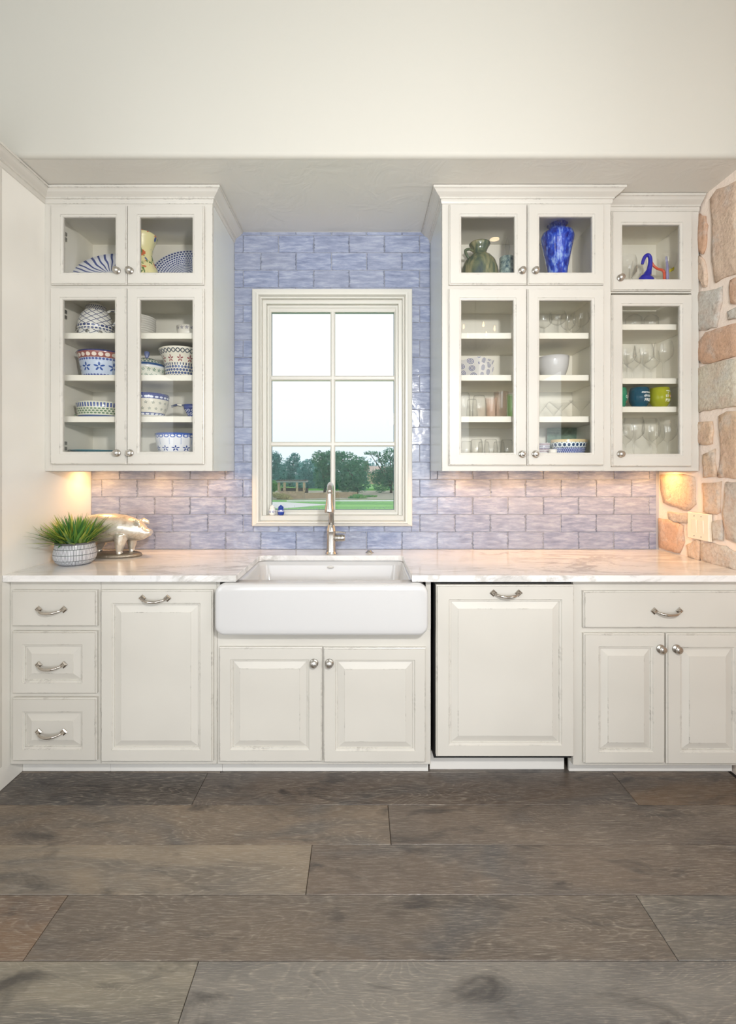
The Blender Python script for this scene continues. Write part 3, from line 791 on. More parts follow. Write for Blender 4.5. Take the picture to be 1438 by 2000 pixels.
xr0, xr1, xr2 = X(864, UD), X(1193, UD), X(1365, 2.28)
um, mox = wall_unit('wall_cabinet', 'wide cream four-door wall cabinet right of the window, blue vase on top', xr0, xr1, UD, None,
    [(878, 1030, 398, 555, 902, 1006, 422, 531, 1020, 529), (1031.5, 1181, 398, 555, 1055, 1158, 422, 531, 1046, 529),
     (877, 1029.5, 563, 909, 902, 1004, 586, 884, 1020, 887), (1031, 1181, 563, 909, 1055, 1157, 586, 884, 1046, 887)], S3, 2.243, None, PC, IN)
crown([(xr0, YW), (xr0, YU), (xr1, YU), (xr1, 2.285)], um).location.x = -mox
Y3 = 2.28
S4 = [(Z(633, 2.32), 2.32), (Z(738.5, 2.32), 2.32), (Z(794, 2.32), 2.32)]
ur, rox = wall_unit('wall_cabinet', 'narrow cream glass-door wall cabinet against the stone wall', xr1 + .001, xr2, Y3, None,
    [(1196, 1353, 412, 567, 1217.5, 1330, 438, 544, 1212, 543), (1196, 1353, 575, 911, 1218, 1330, 597, 886, 1212, 887)], S4, 2.265, None, IN, IN)
crown([(xr1 + .002, Y3), (xr2, Y3)], ur).location.x = -rox

# small lamps under the wall units
simple('lamp_rim', (200, 200, 196), .4, metal=.6)
m, t = mat('lamp_lens', (255, 214, 150), .4); M['lamp_lens'] = m
t.b.inputs['Emission Color'].default_value = lin((255, 196, 110)); t.b.inputs['Emission Strength'].default_value = 6
def puck(x, y, z, label, e=2.6):
    o = empty('under_cabinet_light', (x, y, z), label, 'lamp', None)
    MB().lathe([(.034, 0), (.034, -.010), (.030, -.012)], 24).build('rim', M['lamp_rim'], o)
    MB().lathe([(.026, -.0122), (.020, -.0135)], 20).build('lens', M['lamp_lens'], o)
    a = area('puck_lamp_glow', (x, y, z - .018), .06, e * .72, (1.0, .52, .18), (0, 0, 0), shape='DISK', spread=R(170)); return o
zp = 1.358 + .035
for x, y, lb, e in ((-1.445, 2.485, 'round light under the left cabinet beside the side panel', 1.15), (-1.12, 2.455, 'middle round light under the left cabinet', 1.5), (-.82, 2.455, 'round light under the left cabinet nearest the window', 1.3),
                 (.56, 2.455, 'round light under the wide cabinet nearest the window', 1.5), (.83, 2.455, 'second round light from the window under the wide cabinet', 1.5), (1.10, 2.455, 'third round light from the window under the wide cabinet', 1.5),
                 (1.36, 2.455, 'left round light under the narrow cabinet', 1.4), (1.605, 2.47, 'round light under the narrow cabinet beside the stone wall', 1.3)):
    puck(x, y, zp, lb, e)

# ---------------------------------------------------------------- base units
BD, BF = 1.972, 1.993
def bX(px): return X(px, BD)
def bZ(py): return Z(py, BD)
def base_unit(label, x0, x1, zb, fronts, name='base_cabinet', kick=True, ztop=.884, holes=None, cat='cabinet'):
    u = empty(name, ((x0 + x1) / 2, BF, 0), label, cat); ox, oy = (x0 + x1) / 2, BF
    ff = MB().box(x0 - ox, x1 - ox, 0, .02, zb, ztop)
    bevel(ff.build('face_frame', P, u, recalc=False), .002, 1)
    MB().box(x0 - ox + .001, x1 - ox - .001, .02, YW - BF - .02, zb + .001, ztop).build('carcass', IN, u, recalc=False) if name != 'sink_base_cabinet' else \
        (MB().box(x0 - ox + .001, x1 - ox - .001, .02, YW - BF - .02, zb + .001, .55).build('carcass', IN, u, recalc=False))
    if kick: bevel(MB().box(x0 - ox + (.017 if x0 > .9 else 0), x1 - ox, .075, .09, 0.001, zb - .001).build('toe_kick', M['toe_paint'], u, recalc=False), .001, 1)
    for nm, a, b, c, d, ins, hw in fronts:
        f_ = panel_front(u, nm, bX(a) - ox, bX(b) - ox, bZ(d), bZ(c), BD - oy,
                         (bX(ins[0]) - ox, bX(ins[1]) - ox, bZ(ins[3]), bZ(ins[2])) if ins else None, .0205,
                         (hw[0], bX(hw[1]) - ox, bZ(hw[2])) if hw else None)
    return u
zbL = Z(1493, BF)
base_unit('narrow base cabinet with three stacked drawers at the far left', LX + .001, bX(191.5), zbL,
    [('drawer', 22, 188, 1153.5, 1223.5, None, ('pull', 100.5, 1190)),
     ('drawer', 22.5, 187.5, 1234, 1355.5, (43, 161, 1259, 1334), ('pull', 100.5, 1298)),
     ('drawer', 22.5, 187.5, 1364, 1487, (43, 161, 1390, 1464), ('pull', 100.5, 1429))])
base_unit('tall single-door base cabinet between the drawers and the sink', bX(191.5) + .001, bX(421), zbL,
    [('door', 196, 415.5, 1153, 1488.5, (218, 391, 1178, 1465), ('pull', 303, 1168))])
base_unit('two-door base cabinet under the white sink', bX(421) + .001, bX(843), zbL,
    [('door', 427.5, 629.8, 1265, 1488.5, (450, 604, 1288, 1465), ('knob', 613.5, 1295)),
     ('door', 631.5, 832.5, 1266, 1490, (655, 811, 1289, 1467), ('knob', 643.5, 1295))], name='sink_base_cabinet', ztop=.668)
# stiles that carry on beside the apron
sb = [o for o in bpy.data.objects if o.name.startswith('sink_base')][0]
for a, b in ((bX(421) + .001, -.613), (.283, bX(843))):
    MB().box(a - sb.location.x, b - sb.location.x, 0, .02, .668, .884).build('stile', P, sb, recalc=False)
# dishwasher with a matching panel
dx0, dx1 = bX(850), bX(1123.5)
dw = empty('dishwasher', ((dx0 + dx1) / 2, BF, 0), 'dishwasher behind a cream raised panel, right of the sink', 'dishwasher')
ox = (dx0 + dx1) / 2
MB().box(dx0 - ox, dx1 - ox, .015, YW - BF - .02, .10, .882).build('body', M['black_rubber'], dw, recalc=False)
DWY = 1.966
panel_front(dw, 'door', X(852.5, DWY) - ox, X(1122.5, DWY) - ox, Z(1479, DWY), Z(1143, DWY), DWY - BF,
            (X(877, DWY) - ox, X(1098, DWY) - ox, Z(1456, DWY), Z(1171, DWY)), .03, ('pull', X(988.5, DWY) - ox, Z(1158, DWY)))
MB().box(dx0 - ox - .006, .925 - ox, .09, .104, .001, .085).build('toe_kick', M['toe_paint'], dw, recalc=False)
MB().box(dx0 - ox, dx1 - ox - .036, .10, .2, .02, .10).build('kick_shadow_box', M['black_rubber'], dw, recalc=False).name = 'kick_shade'  # black box added as the dark shade behind the toe kick
base_unit('wide base cabinet with one drawer over two doors at the far right', bX(1124), RX - .002, Z(1495, BF),
    [('drawer', 1141, 1461, 1155, 1227, None, ('pull', 1302.5, 1193)),
     ('door', 1141.5, 1300, 1238, 1492, (1170, 1277, 1263, 1469), ('knob', 1290.5, 1267)),
     ('door', 1303.5, 1461, 1238, 1493, (1329, 1437, 1264, 1470), ('knob', 1321.5, 1267))])

# tall panelled cabinet closing the left side
tc_ = empty('tall_cabinet', (LX - .02, 1.9, 0), 'tall cream side panel of a cabinet filling the left edge', 'cabinet')
MB().box(-.60, .02 - .0005, 1.22 - 1.9, YW + .002 - 1.9, .002, 2.655).build('body', M['tall_paint'], tc_, recalc=False)
# raised stile on the side panel and a toe piece
bevel(MB().box(.0195, .0222, 1.215 - 1.9, 1.9475 - 1.9, .10, 2.65).build('stile', P, tc_, recalc=False), .001, 1)
crown([(LX - .6, 1.22), (LX, 1.22), (LX, YU)], tc_).location = (-(LX - .02), -1.9, 0)

# ---------------------------------------------------------------- countertop, sink, taps
cx0, cx1, cyb = -.532, .218, 2.405
CT0, CT1 = .885, .913
def arc(cx, cy_, r, a0, a1, n=6): return [(cx + r * cos(R(a0 + (a1 - a0) * i / n)), cy_ + r * sin(R(a0 + (a1 - a0) * i / n))) for i in range(n + 1)]
yf = 1.949; e_ = .03
poly = [(LX + .001, yf), (cx0, yf)] + arc(cx0 + e_, cyb - e_, e_, 180, 90) + arc(cx1 - e_, cyb - e_, e_, 90, 0) + [(cx1, yf), (RX + .006, yf), (RX + .006, YW - .001), (LX + .001, YW - .001)]
ct = MB().prism(poly, CT0, CT1).build('countertop', M['marble']); bevel(ct, .0025, 2)
tag(ct, 'white marble countertop with grey veins running under the window', 'countertop')

SX0, SX1 = -.613, .283
sk = empty('farmhouse_sink', ((SX0 + SX1) / 2, 2.15, 0), 'white porcelain farmhouse sink with deep rounded apron', 'sink')
ox, oy = sk.location.x, sk.location.y
def rrect(x0, x1, z0, z1, r, n=7):
    pts = []
    for cx, cz, a0 in ((x1 - r, z1 - r, 0), (x0 + r, z1 - r, 90), (x0 + r, z0 + r, 180), (x1 - r, z0 + r, 270)):
        for i in range(n + 1):
            a = R(a0 + 90 * i / n); pts.append((cx + r * cos(a), cz + r * sin(a)))
    return pts
# apron: rounded slab with softly rolled edges
AY = 1.912; az0, az1 = .668, .8845
loops = []
for ins, yy in ((0, 1.992), (0, AY + .016), (.002, AY + .008), (.006, AY + .003), (.014, AY), (.03, AY - .001)):
    loops.append([(x - ox, yy - oy, z) for x, z in rrect(SX0 + ins, SX1 - ins, az0 + ins, az1 - ins, max(.042 - ins, .012))])
MB().rings(loops, True, True, True).build('apron', M['porcelain'], sk)
# basin: rim and hollow bowl
ix0, ix1, iy0, iy1 = cx0 + .004, cx1 - .004, 1.958, cyb + .004
def rl(x0, x1, y0, y1, r, z): return [(x - ox, y - oy, z) for x, y in rrect(x0, x1, y0, y1, r)]
loops = [rl(SX0 + .01, SX1 - .01, 1.99, 2.45, .03, .66), rl(SX0 + .01, SX1 - .01, 1.99, 2.45, .03, .883), rl(ix0 - .01, ix1 + .01, iy0 - .006, iy1 + .008, .05, .8835),
         rl(ix0, ix1, iy0 + .004, iy1, .05, .880), rl(ix0 + .006, ix1 - .006, iy0 + .012, iy1 - .006, .05, .86), rl(ix0 + .018, ix1 - .018, iy0 + .03, iy1 - .018, .05, .71),
         rl(ix0 + .035, ix1 - .035, iy0 + .047, iy1 - .035, .05, .685), rl(ix0 + .07, ix1 - .07, iy0 + .08, iy1 - .07, .05, .68)]
MB().rings(loops, False, True, True).build('basin', M['porcelain'], sk)
MB().lathe([(.016, 0), (.015, .0015), (.001, .002)], 20, axis='y', sx=1.1, sy=.45).build('overflow_badge', simple('badge', (205, 205, 203), .3) and M['badge'], sk, (X(646, 2.4) - ox, cyb - .016 - oy, Z(1107, 2.4)))
sk.children[-1].name = 'badge'
MB().lathe([(.045, .682), (.043, .686), (.02, .684)], 24).build('drain', M['nickel'], sk, (0, .05, 0))

fx = -.159
fa = empty('kitchen_faucet', (fx, 2.462, CT1), 'brushed nickel pull-down faucet behind the white sink', 'faucet')
MB().lathe([(.032, 0), (.032, .003), (.0285, .008), (.0265, .02), (.0255, .10), (.0255, .118), (.0265, .121), (.0255, .125), (.019, .150), (.018, .153), (.0175, .158)], 28).build('body', M['nickel'], fa)
pts = [(0, 0, .15), (0, 0, .24), (0, 0, .30)] + [(0, -.072 + .072 * cos(a), .30 + .072 * sin(a)) for a in [pi * i / 14 for i in range(1, 13)]]
MB().tube(pts, [.0145] * 3 + [.0145] * 12, 18).build('spout', M['nickel'], fa)
p1 = Vector(pts[-1]); dr = (Vector(pts[-1]) - Vector(pts[-2])).normalized()
dr = Vector((0, -.08, -1)).normalized()
hp = [p1 + dr * q for q in (-.004, .004, .03, .055, .08, .086, .094, .100)]
MB().tube(hp, [.0155, .0155, .0170, .0200, .0245, .0252, .0252, .0235], 22).build('spray_head', M['nickel'], fa)
MB().lathe([(.0185, .01), (.0185, .045), (.0178, .047), (.0185, .049), (.0185, .062), (.0165, .070), (.0150, .074)], 22, (0, 0, 0), 'x').build('valve', M['nickel'], fa, (0, -.004, .085))
lv_ = MB().rings([[(.018 + 0, -.010, .108), (.018, .010, .108), (.018, .010, .122), (.018, -.010, .122)], [(.05, -.011, .112), (.05, .011, .112), (.05, .011, .119), (.05, -.011, .119)],
                  [(.078, -.008, .108), (.078, .008, .108), (.078, .008, .113), (.078, -.008, .113)]])
bevel(lv_.build('lever', M['polished_nickel'], fa), .002, 2)
MB().tube([(0, -.006 + .0, .30), (.010, -.03, .26), (.0145, -.055, .17), (.012, -.11, .155)], .0035, 8).build('hose', M['steel_hinge'], fa)
asw = tag(MB().lathe([(.022, 0), (.022, .003), (.019, .005), (.0135, .0052), (.0125, .012), (.011, .0135), (.001, .0135)], 26).build('air_switch', M['polished_nickel'], None, (X(722, 2.49), 2.49, CT1)),
    'small round chrome air switch button on the marble right of the faucet', 'switch')
# ---------------------------------------------------------------- things on the counter and sill
band = pottery
pot = empty('plant_pot', (X(147, 2.2), 2.2, CT1), 'round grey and white striped pot of green artificial grass', 'plant')
t = simple('pot_glaze', (120, 120, 124), .7)
pottery('pot_pattern', (92, 94, 100), [(.003, .023, 'stripes', (206, 210, 216), 90, 0, .55), (.026, .050, 'stripes', (214, 216, 222), 94, 0, .58),
        (.053, .076, 'stripes', (214, 216, 222), 94, 0, .58), (.079, .097, 'stripes', (206, 210, 214), 88, 0, .55)], .75)
MB().lathe([(.062, 0), (.070, .004), (.083, .015), (.090, .030), (.0925, .045), (.091, .060), (.087, .080), (.083, .098)], 40, cap1=False).build('pot', M['pot_pattern'], pot)
MB().lathe([(.0832, .0975), (.0845, .102), (.0835, .106), (.079, .107), (.077, .095)], 40, cap0=False, cap1=False).build('rim', M['grey_glaze_line'], pot)
MB().lathe([(.001, .092), (.078, .094)], 24, cap0=False, cap1=True).build('soil', M['soil'], pot)
t = simple('grass_blade', (74, 120, 44), .45)
setc(t, t.ramp(t.n('ShaderNodeNewGeometry').outputs['Random Per Island'], [(0, lin((58, 112, 66))), (.45, lin((98, 142, 62))), (.8, lin((150, 166, 66))), (1, lin((176, 180, 80)))]))
gm = MB(); rg = random.Random(12)
for i in range(420):
    a = rg.uniform(0, 2 * pi); q = rg.random() ** .6; r0 = .062 * q
    b = Vector((r0 * cos(a), r0 * sin(a), .093)); lean = .08 + q * 1.0 * rg.uniform(.4, 1.2); L = rg.uniform(.095, .165)
    a2 = a + rg.gauss(0, .35); dr = Vector((cos(a2) * sin(lean), sin(a2) * sin(lean), cos(lean))); side = dr.cross(Vector((0, 0, 1)))
    if side.length < .05: side = Vector((1, 0, 0))
    side = (side.normalized() + Vector((rg.gauss(0, .4), rg.gauss(0, .4), 0))).normalized(); w_ = rg.uniform(.003, .0068); vs = []
    for k in range(5):
        s_ = k / 4; p = b + dr * (L * s_) + Vector((dr.x, dr.y, 0)) * (.03 * s_ * s_) - Vector((0, 0, .022 * s_ * s_ * lean))
        ww = w_ * (1 - s_ ** 1.6) * (0.8 + .9 * s_) + .0002; vs += [p - side * ww, p + side * ww]
    for p in vs:                                   # blades bend along the side panel, not through it
        lim = LX + .006 - pot.location.x
        if p.x < lim: p.x = lim + (p.x - lim) * .03
    gm.add(vs, [(2 * k, 2 * k + 1, 2 * k + 3, 2 * k + 2) for k in range(4)])
tag(gm.build('foliage', M['grass_blade'], pot, recalc=False), kind='stuff')

# silver pig
PY = 2.39
pg = empty('pig_statue', (X(225, PY), PY, CT1), 'silver pig statue on an oval base behind the potted grass', 'statue')
t = simple('pig_silver', (205, 195, 178), .30, metal=.6)
co = t.coord()
setc(t, t.ramp(t.noise(co, 22, 5, .65), [(.30, lin((176, 162, 142))), (.5, lin((222, 215, 202)))]))
t.l.new(t.bump(t.noise(co, 75, 4, .6), .32, .003), t.b.inputs['Normal'])
ox, oz = pg.location.x, CT1
sec = [(152, 1026, 1036, .012), (156, 1020, 1044, .03), (164, 1012, 1054, .052), (176, 1006, 1059, .066), (190, 1003.5, 1061, .070), (207, 1003, 1060, .070), (225, 1003, 1058, .069), (242, 1005, 1055, .064),
       (256, 1009, 1054, .056), (266, 1013, 1056, .050), (275, 1017, 1055, .042), (282, 1024, 1053, .034), (287, 1031, 1050, .028), (292, 1033, 1047, .025), (295.5, 1034, 1045, .0225), (296, 1036, 1043, .017)]
pb = MB(); n = 28; rs = []
for px, a, b, hw in sec:
    x = X(px, PY) - ox; zt, zb = Z(a, PY) - oz, Z(b, PY) - oz
    rs.append([(x, hw * cos(2 * pi * k / n), (zt + zb) / 2 + (zt - zb) / 2 * sin(2 * pi * k / n)) for k in range(n)])
pb.rings(rs, True, True, True)
def leg(px0, px1, y, z0, r0, r1, px2=None):
    xa, xb = X(px0, PY) - ox, X(px1, PY) - ox
    pb.tube([(xa, y * .75, z0), ((xa + xb) / 2, y, z0 * .55), (xb, y, .028), (xb + .006, y, .016)], [r0, (r0 + r1) * .48, r1, r1 * 1.25], 14)
leg(243, 241, -.042, .115, .036, .0145); leg(252, 250, .036, .115, .034, .0145)
leg(184, 172, -.044, .115, .046, .015); leg(194, 184, .038, .115, .044, .015)
for s_ in (-1, 1):      # ears folded forward
    e0 = Vector((X(269, PY) - ox, s_ * .030, Z(1020, PY) - oz))
    pb.tube([e0 + Vector((-.008, 0, -.004)), e0 + Vector((.014, s_ * .012, .004)), e0 + Vector((.030, s_ * .020, -.006)), e0 + Vector((.038, s_ * .022, -.016))], [.014, .017, .012, .003], 10, flat=.45)
for s_ in (-1, 1): pb.lathe([(.001, 0), (.0055, .001), (.006, .004), (.001, .006)], 8, (X(281, PY) - ox, s_ * .028 + (.0), Z(1029, PY) - oz), 'y')
pb.tube([(X(153, PY) - ox, 0, .10), (X(149, PY) - ox, .004, .085), (X(151, PY) - ox, -.006, .07)], [.007, .005, .003], 8)
body = pb.build('body', M['pig_silver'], pg)
rm = body.modifiers.new('merge', 'REMESH'); rm.mode = 'VOXEL'; rm.voxel_size = .0035; rm.use_smooth_shade = True
smo = body.modifiers.new('soften', 'SMOOTH'); smo.factor = .5; smo.iterations = 5
xm = (X(163, PY) + X(272, PY)) / 2 - ox; hx = (X(277, PY) - X(158, PY)) / 2
t = simple('pig_base', (150, 138, 122), .35, metal=.7)
t.l.new(t.bump(t.noise(t.coord(), 60, 4, .65), .7, .006), t.b.inputs['Normal'])
MB().lathe([(hx * .97, 0), (hx, .006), (hx * .98, .014), (hx * .92, .019), (.01, .02)], 40, (xm, 0, 0), sy=.46).build('base', M['pig_base'], pg)

# shakers on the sill
SZ = 1.1075; SYK = 2.592
def shaker(px, label, key, capc):
    o = empty('shaker', (X(px, 2.59), SYK - .004, SZ), label, 'shaker')
    MB().lathe([(.012, 0), (.0165, .004), (.019, .014), (.0185, .026), (.0150, .038), (.0135, .042)], 24).build('body', M[key], o)
    MB().lathe([(.0152, .041), (.0158, .045), (.012, .051), (.004, .0545), (.0032, .058), (.001, .060)], 20).build('lid', M[capc], o)
pottery('shaker_white', (236, 232, 224), [(.012, .030, 'rings', (50, 70, 150), 6, 1, .26), (.012, .030, 'dots', (50, 70, 150), 6, 1, .08)])
pottery('shaker_blue', (28, 60, 150), [(.018, .032, 'dots', (235, 238, 245), 14, 2, .3)])
shaker(532, 'white shaker with blue flower dots in the window corner', 'shaker_white', 'shaker_white')
shaker(549, 'cobalt blue shaker with white dots on the window sill', 'shaker_blue', 'shaker_blue')

# ---------------------------------------------------------------- contents of the wall units
OBJ = {}
def vessel(name, label, cat, prof, key, px, d, z0, group=None, n=36, sx=1, sy=1, part='body', rot=0, cap1=False, cap0=True, root=None):
    o = empty(name, (X(px, d), d, z0), label, cat, group, rot)
    MB().lathe(prof, n, sx=sx, sy=sy, cap1=cap1, cap0=cap0).build(part, M[key], o, recalc=False); return o
def scale(prof, r, h): return [(a * r, b * h) for a, b in prof]
def inner(prof, t=.004, bottom=.006):
    """turn an outer outline into a vessel with wall thickness"""
    inn = [(max(r - t, .001), max(z, bottom)) for r, z in prof if z > bottom][::-1]
    return prof + inn + [(.001, bottom)]
SF = [Z(650, 2.25), Z(732, 2.25), Z(813, 2.25)]      # shelf tops, left and wide units
BT = 1.358 + .053; TP = 2.261
d = 2.38; s_ = d / F

def ppx(pr, z0=None, dd=None):
    dd = dd or d; y0 = pr[0][1]; zb = Z(y0, dd)
    return [(a * dd / F, Z(b, dd) - zb) for a, b in pr]
# -- left unit, top: leaning plates and flowered vase
pottery('plate_strokes', (236, 238, 246), [(.035, .19, 'stripes', (66, 84, 150), 30, 1.4, .34)], radial=True)
pottery('plate_dabs', (222, 226, 238), [(.0, .2, 'dots', (50, 66, 132), 62, 15, .36)], radial=True)
def leaning_plate(label, key, px, r, d, z0, tilt=70, sq=.7):
    o = empty('serving_plate', (X(px, d), d, z0), label, 'plate')
    b = MB().lathe([(.001, 0), (r * .55, 0), (r * .75, .008), (r * .99, .022), (r, .024), (r * .98, .027), (r * .74, .013), (r * .5, .006), (.001, .006)], 56, cap0=False, cap1=False).build('dish', M[key], o, recalc=False)
    b.scale = (1, sq, 1); b.rotation_euler = (R(tilt), 0, 0); b.location = (0, 0, r * sq * sin(R(tilt)) + .002); return o
leaning_plate('white plate with blue strokes leaning in the top left cabinet', 'plate_strokes', 216, .188, 2.43, TP + .001, 60, .80)
leaning_plate('white plate dabbed with small blue marks leaning beside the flowered vase', 'plate_dabs', 362, .178, 2.46, TP + .001, 62, .94)
t = simple('vase_flowers', (238, 228, 170), .3)
co = t.coord()
c1 = t.mix(t.ramp(t.noise(co, 17, 3, .6), [(.56, 0.), (.60, 1.)]), lin((240, 232, 176)), lin((214, 110, 62)))
c2 = t.mix(t.ramp(t.noise(t.mapping(co, (1, 1, .6), (0, .6, 0), (4, 2, 1)), 26, 3, .6), [(.57, 0.), (.6, 1.)]), c1, lin((84, 128, 62)))
c3 = t.mix(t.ramp(t.noise(t.mapping(co, (1, 1, 1), (0, 0, 0), (9, 2, 5)), 20, 2, .5), [(.64, 0.), (.67, 1.)]), c2, lin((74, 100, 160)))
setc(t, c3)
h = Z(468, d) - TP; r = 25 * s_
vessel('flower_vase', 'pale yellow vase painted with flowers in the left cabinet top', 'vase',
       inner(ppx([(24, 583), (30, 560), (30.5, 542), (28, 531), (22, 518), (18.5, 505), (20, 492), (25, 478), (28.5, 470), (28, 468)]), .005), 'vase_flowers', 277, 2.36, TP + .001)

# -- left unit, first shelf: jug on warmer, stack of plates, little bowl
pottery('jug_check', (233, 232, 226), [(.03, .078, 'lattice', (58, 70, 112), 20, 5, .15), (.078, .090, 'dots', (58, 70, 120), 30, 1, .42), (.0, .028, 'lattice', (58, 70, 112), 18, 2, .14), (.028, .034, 'solid', (70, 84, 130)),
        (.100, .16, 'dots', (70, 80, 120), 34, 4, .36)])
h = Z(593, d) - SF[0]; r = 36 * s_
k_ = h / .16
pottery('jug_pattern', (233, 232, 226), [(h * .36, h * .80, 'lattice', (58, 70, 112), 11, 3.2, .13), (h * .30, h * .37, 'dots', (58, 70, 120), 26, 1, .42), (h * .02, h * .22, 'lattice', (58, 70, 112), 11, 1.4, .12), (h * .23, h * .29, 'dots', (70, 84, 130), 30, 1, .4),
        (h * .80, h * .93, 'dots', (70, 80, 120), 34, 3, .4)])
jg = vessel('painted_jug', 'squat checked blue and white teapot on its warmer stand', 'teapot',
       [(r, 0), (r * 1.02, h * .04), (r * .95, h * .22), (r * .86, h * .26), (r * .92, h * .32), (r * .9, h * .45), (r * .78, h * .66), (r * .58, h * .80), (r * .50, h * .88), (r * .52, h * .93), (r * .42, h * .95), (r * .36, h), (.001, h)], 'jug_pattern', 188, 2.40, SF[0])
MB().tube([(r * .62, 0, h * .80), (r * 1.0, 0, h * .84), (r * 1.18, 0, h * .62), (r * .88, 0, h * .40)], [.006, .007, .007, .006], 10, sub=5).build('handle', M['jug_pattern'], jg)
for k in range(10):
    a = 2 * pi * k / 10 + .1
    o = MB().lathe([(.010, 0), (.010, .002), (.008, .003)], 14, axis='y').build('vent_hole', M['steel_hinge'], jg, (sin(a) * r * .965, -cos(a) * r * .965, h * .13), (0, 0, a))
t = simple('plate_white', (232, 230, 224), .2)
for k in range(10):
    o = tag(MB().lathe([(.055, 0), (.06, .002), (.088, .010), (.0895, .0122), (.0885, .0128), (.06, .005), (.001, .0045)], 40, cap1=False).build('plate', M['plate_white'], None, (X(269, 2.40), 2.40, SF[0] + k * .0118), recalc=False),
        ('lowest' if k == 0 else 'topmost' if k == 9 else ['', 'second', 'third', 'fourth', 'fifth', 'sixth', 'seventh', 'eighth', 'ninth'][k] + ' from the bottom') + ' of ten white plates stacked on the first shelf', 'plate', 'stacked white plates')
pottery('little_bowl', (228, 224, 214), [(.040, .062, 'flowers', (60, 60, 110), 14, 1, .34)])
lb = vessel('small_bowl', 'small pale cream bowl at the right end of the upper left shelf', 'bowl', inner(scale([(.7, 0), (.92, .3), (1, 1)], 22 * s_, Z(640, d) - SF[0]), .003, .004), 'little_bowl', 368, d, SF[0])
MB().tube([(16 * s_ * .7, -.02, .016), (16 * s_ * .9, -.02, .03), (16 * s_ * 1.15, -.02, .040)], .004, 8).build('handle', M['little_bowl'], lb)

# -- second shelf
z0 = SF[1]; h = Z(691, d) - z0; r = 46 * s_
pottery('bowl_flower_blue', (196, 210, 232), [(h * .05, h * .14, 'dots', (60, 80, 150), 40, 1, .4), (h * .18, h * .60, 'flowers', (44, 84, 160), 10, 1, .38), (h * .62, h * .72, 'dots', (70, 90, 160), 44, 1, .4),
        (h * .72, h * .95, 'solid', (150, 84, 78)), (h * .74, h * .92, 'dots', (240, 226, 214), 24, 1, .38), (h * .94, h * 1.1, 'solid', (40, 50, 110))])
vessel('patterned_bowl', 'deep bowl with blue flowers and red dotted rim, second shelf', 'bowl', inner(scale([(.74, 0), (.80, .10), (.90, .55), (.96, .86), (1.04, .96), (1.0, 1.0)], r, h), .005), 'bowl_flower_blue', 203, 2.40, z0)
h = (Z(690, d) - z0); r = 38 * s_
pottery('casserole', (224, 226, 214), [(h * .02, h * .42, 'flowers', (70, 120, 96), 24, 2, .33), (h * .42, h * .50, 'solid', (222, 226, 230)), (h * .50, h * .60, 'solid', (38, 78, 130)), (h * .60, h * .78, 'dots', (90, 130, 120), 30, 2, .38), (h * .78, h * .86, 'dots', (50, 70, 140), 20, 1, .4)])
cs = vessel('lidded_casserole', 'low lidded casserole with green and blue pattern, second shelf', 'casserole', [(r * .82, 0), (r * .9, h * .08), (r, h * .38), (r * 1.04, h * .42), (r * 1.02, h * .47)], 'casserole', 287, 2.41, z0)
MB().lathe([(r * 1.0, h * .46), (r * .92, h * .58), (r * .66, h * .74), (r * .3, h * .84), (r * .1, h * .86)], 36, cap1=True).build('lid', M['casserole'], cs, recalc=False)
MB().lathe([(.010, h * .84), (.007, h * .90), (.014, h * 1.0), (.013, h * 1.1), (.001, h * 1.14)], 18).build('knob', simple('knob_blue', (110, 124, 172), .2) and M['knob_blue'], cs)
h = Z(684, d) - z0; r = 42 * s_
pottery('flared_bowl', (226, 222, 208), [(h * .02, h * .42, 'dots', (78, 96, 144), 34, 4, .42), (h * .44, h * .82, 'flowers', (150, 74, 80), 12, 1, .30), (h * .42, h * .50, 'stripes', (70, 80, 110), 40, 0, .5), (h * .80, h * .94, 'lattice', (80, 90, 100), 30, 1, .3)])
vessel('flared_bowl', 'cream flared bowl with red flowers, at the right of the second shelf', 'bowl', inner(scale([(.66, 0), (.72, .06), (.76, .40), (.84, .68), (1.0, .93), (1.04, .98), (1.0, 1.0)], r, h), .005), 'flared_bowl', 356, 2.40, z0)

# -- third shelf
z0 = SF[2]; h = Z(788, d) - z0; r = 46 * s_
pottery('pie_dish', (222, 224, 208), [(h * .05, h * .16, 'solid', (56, 84, 140)), (h * .22, h * .62, 'dots', (110, 140, 110), 40, 3, .38), (h * .66, h * .92, 'stripes', (66, 88, 150), 50, 0, .6)])
pd = vessel('pie_dish', 'shallow fluted pie dish in green and blue dots, third shelf', 'dish', inner(scale([(.86, 0), (.92, .08), (.95, .6), (1.0, .96), (.98, 1)], r, h), .004), 'pie_dish', 200, 2.40, z0)
MB().tube([(-r * .9, -.01, h * .2), (-r * 1.08, -.01, h * .16), (-r * 1.12, -.01, h * .34)], [.008, .006, .003], 8).build('handle', M['pie_dish'], pd)
h = Z(776, d) - z0; r = 40 * s_
pottery('berry_bowl', (226, 222, 206), [(0, h * .14, 'solid', (28, 56, 130)), (h * .03, h * .12, 'dots', (226, 230, 240), 22, 1, .4), (h * .18, h * .70, 'flowers', (96, 108, 92), 18, 2, .24), (h * .74, h * 1.1, 'solid', (24, 48, 130)), (h * .76, h * .88, 'dots', (220, 226, 240), 26, 1, .38)])
vessel('berry_bowl', 'round bowl with cobalt rim of white dots, third shelf', 'bowl', inner(scale([(.66, 0), (.78, .10), (.93, .5), (1.0, .88), (.98, 1.0)], r, h), .005), 'berry_bowl', 291, 2.40, z0)
tag(MB().lathe([(.03, 0), (.06, .002), (.115, .008), (.117, .011), (.06, .006), (.001, .005)], 40, cap1=False).build('saucer', M['plate_white'], None, (X(291, 2.385), 2.385, z0), recalc=False), 'thin white saucer under the cobalt rimmed bowl', 'plate')
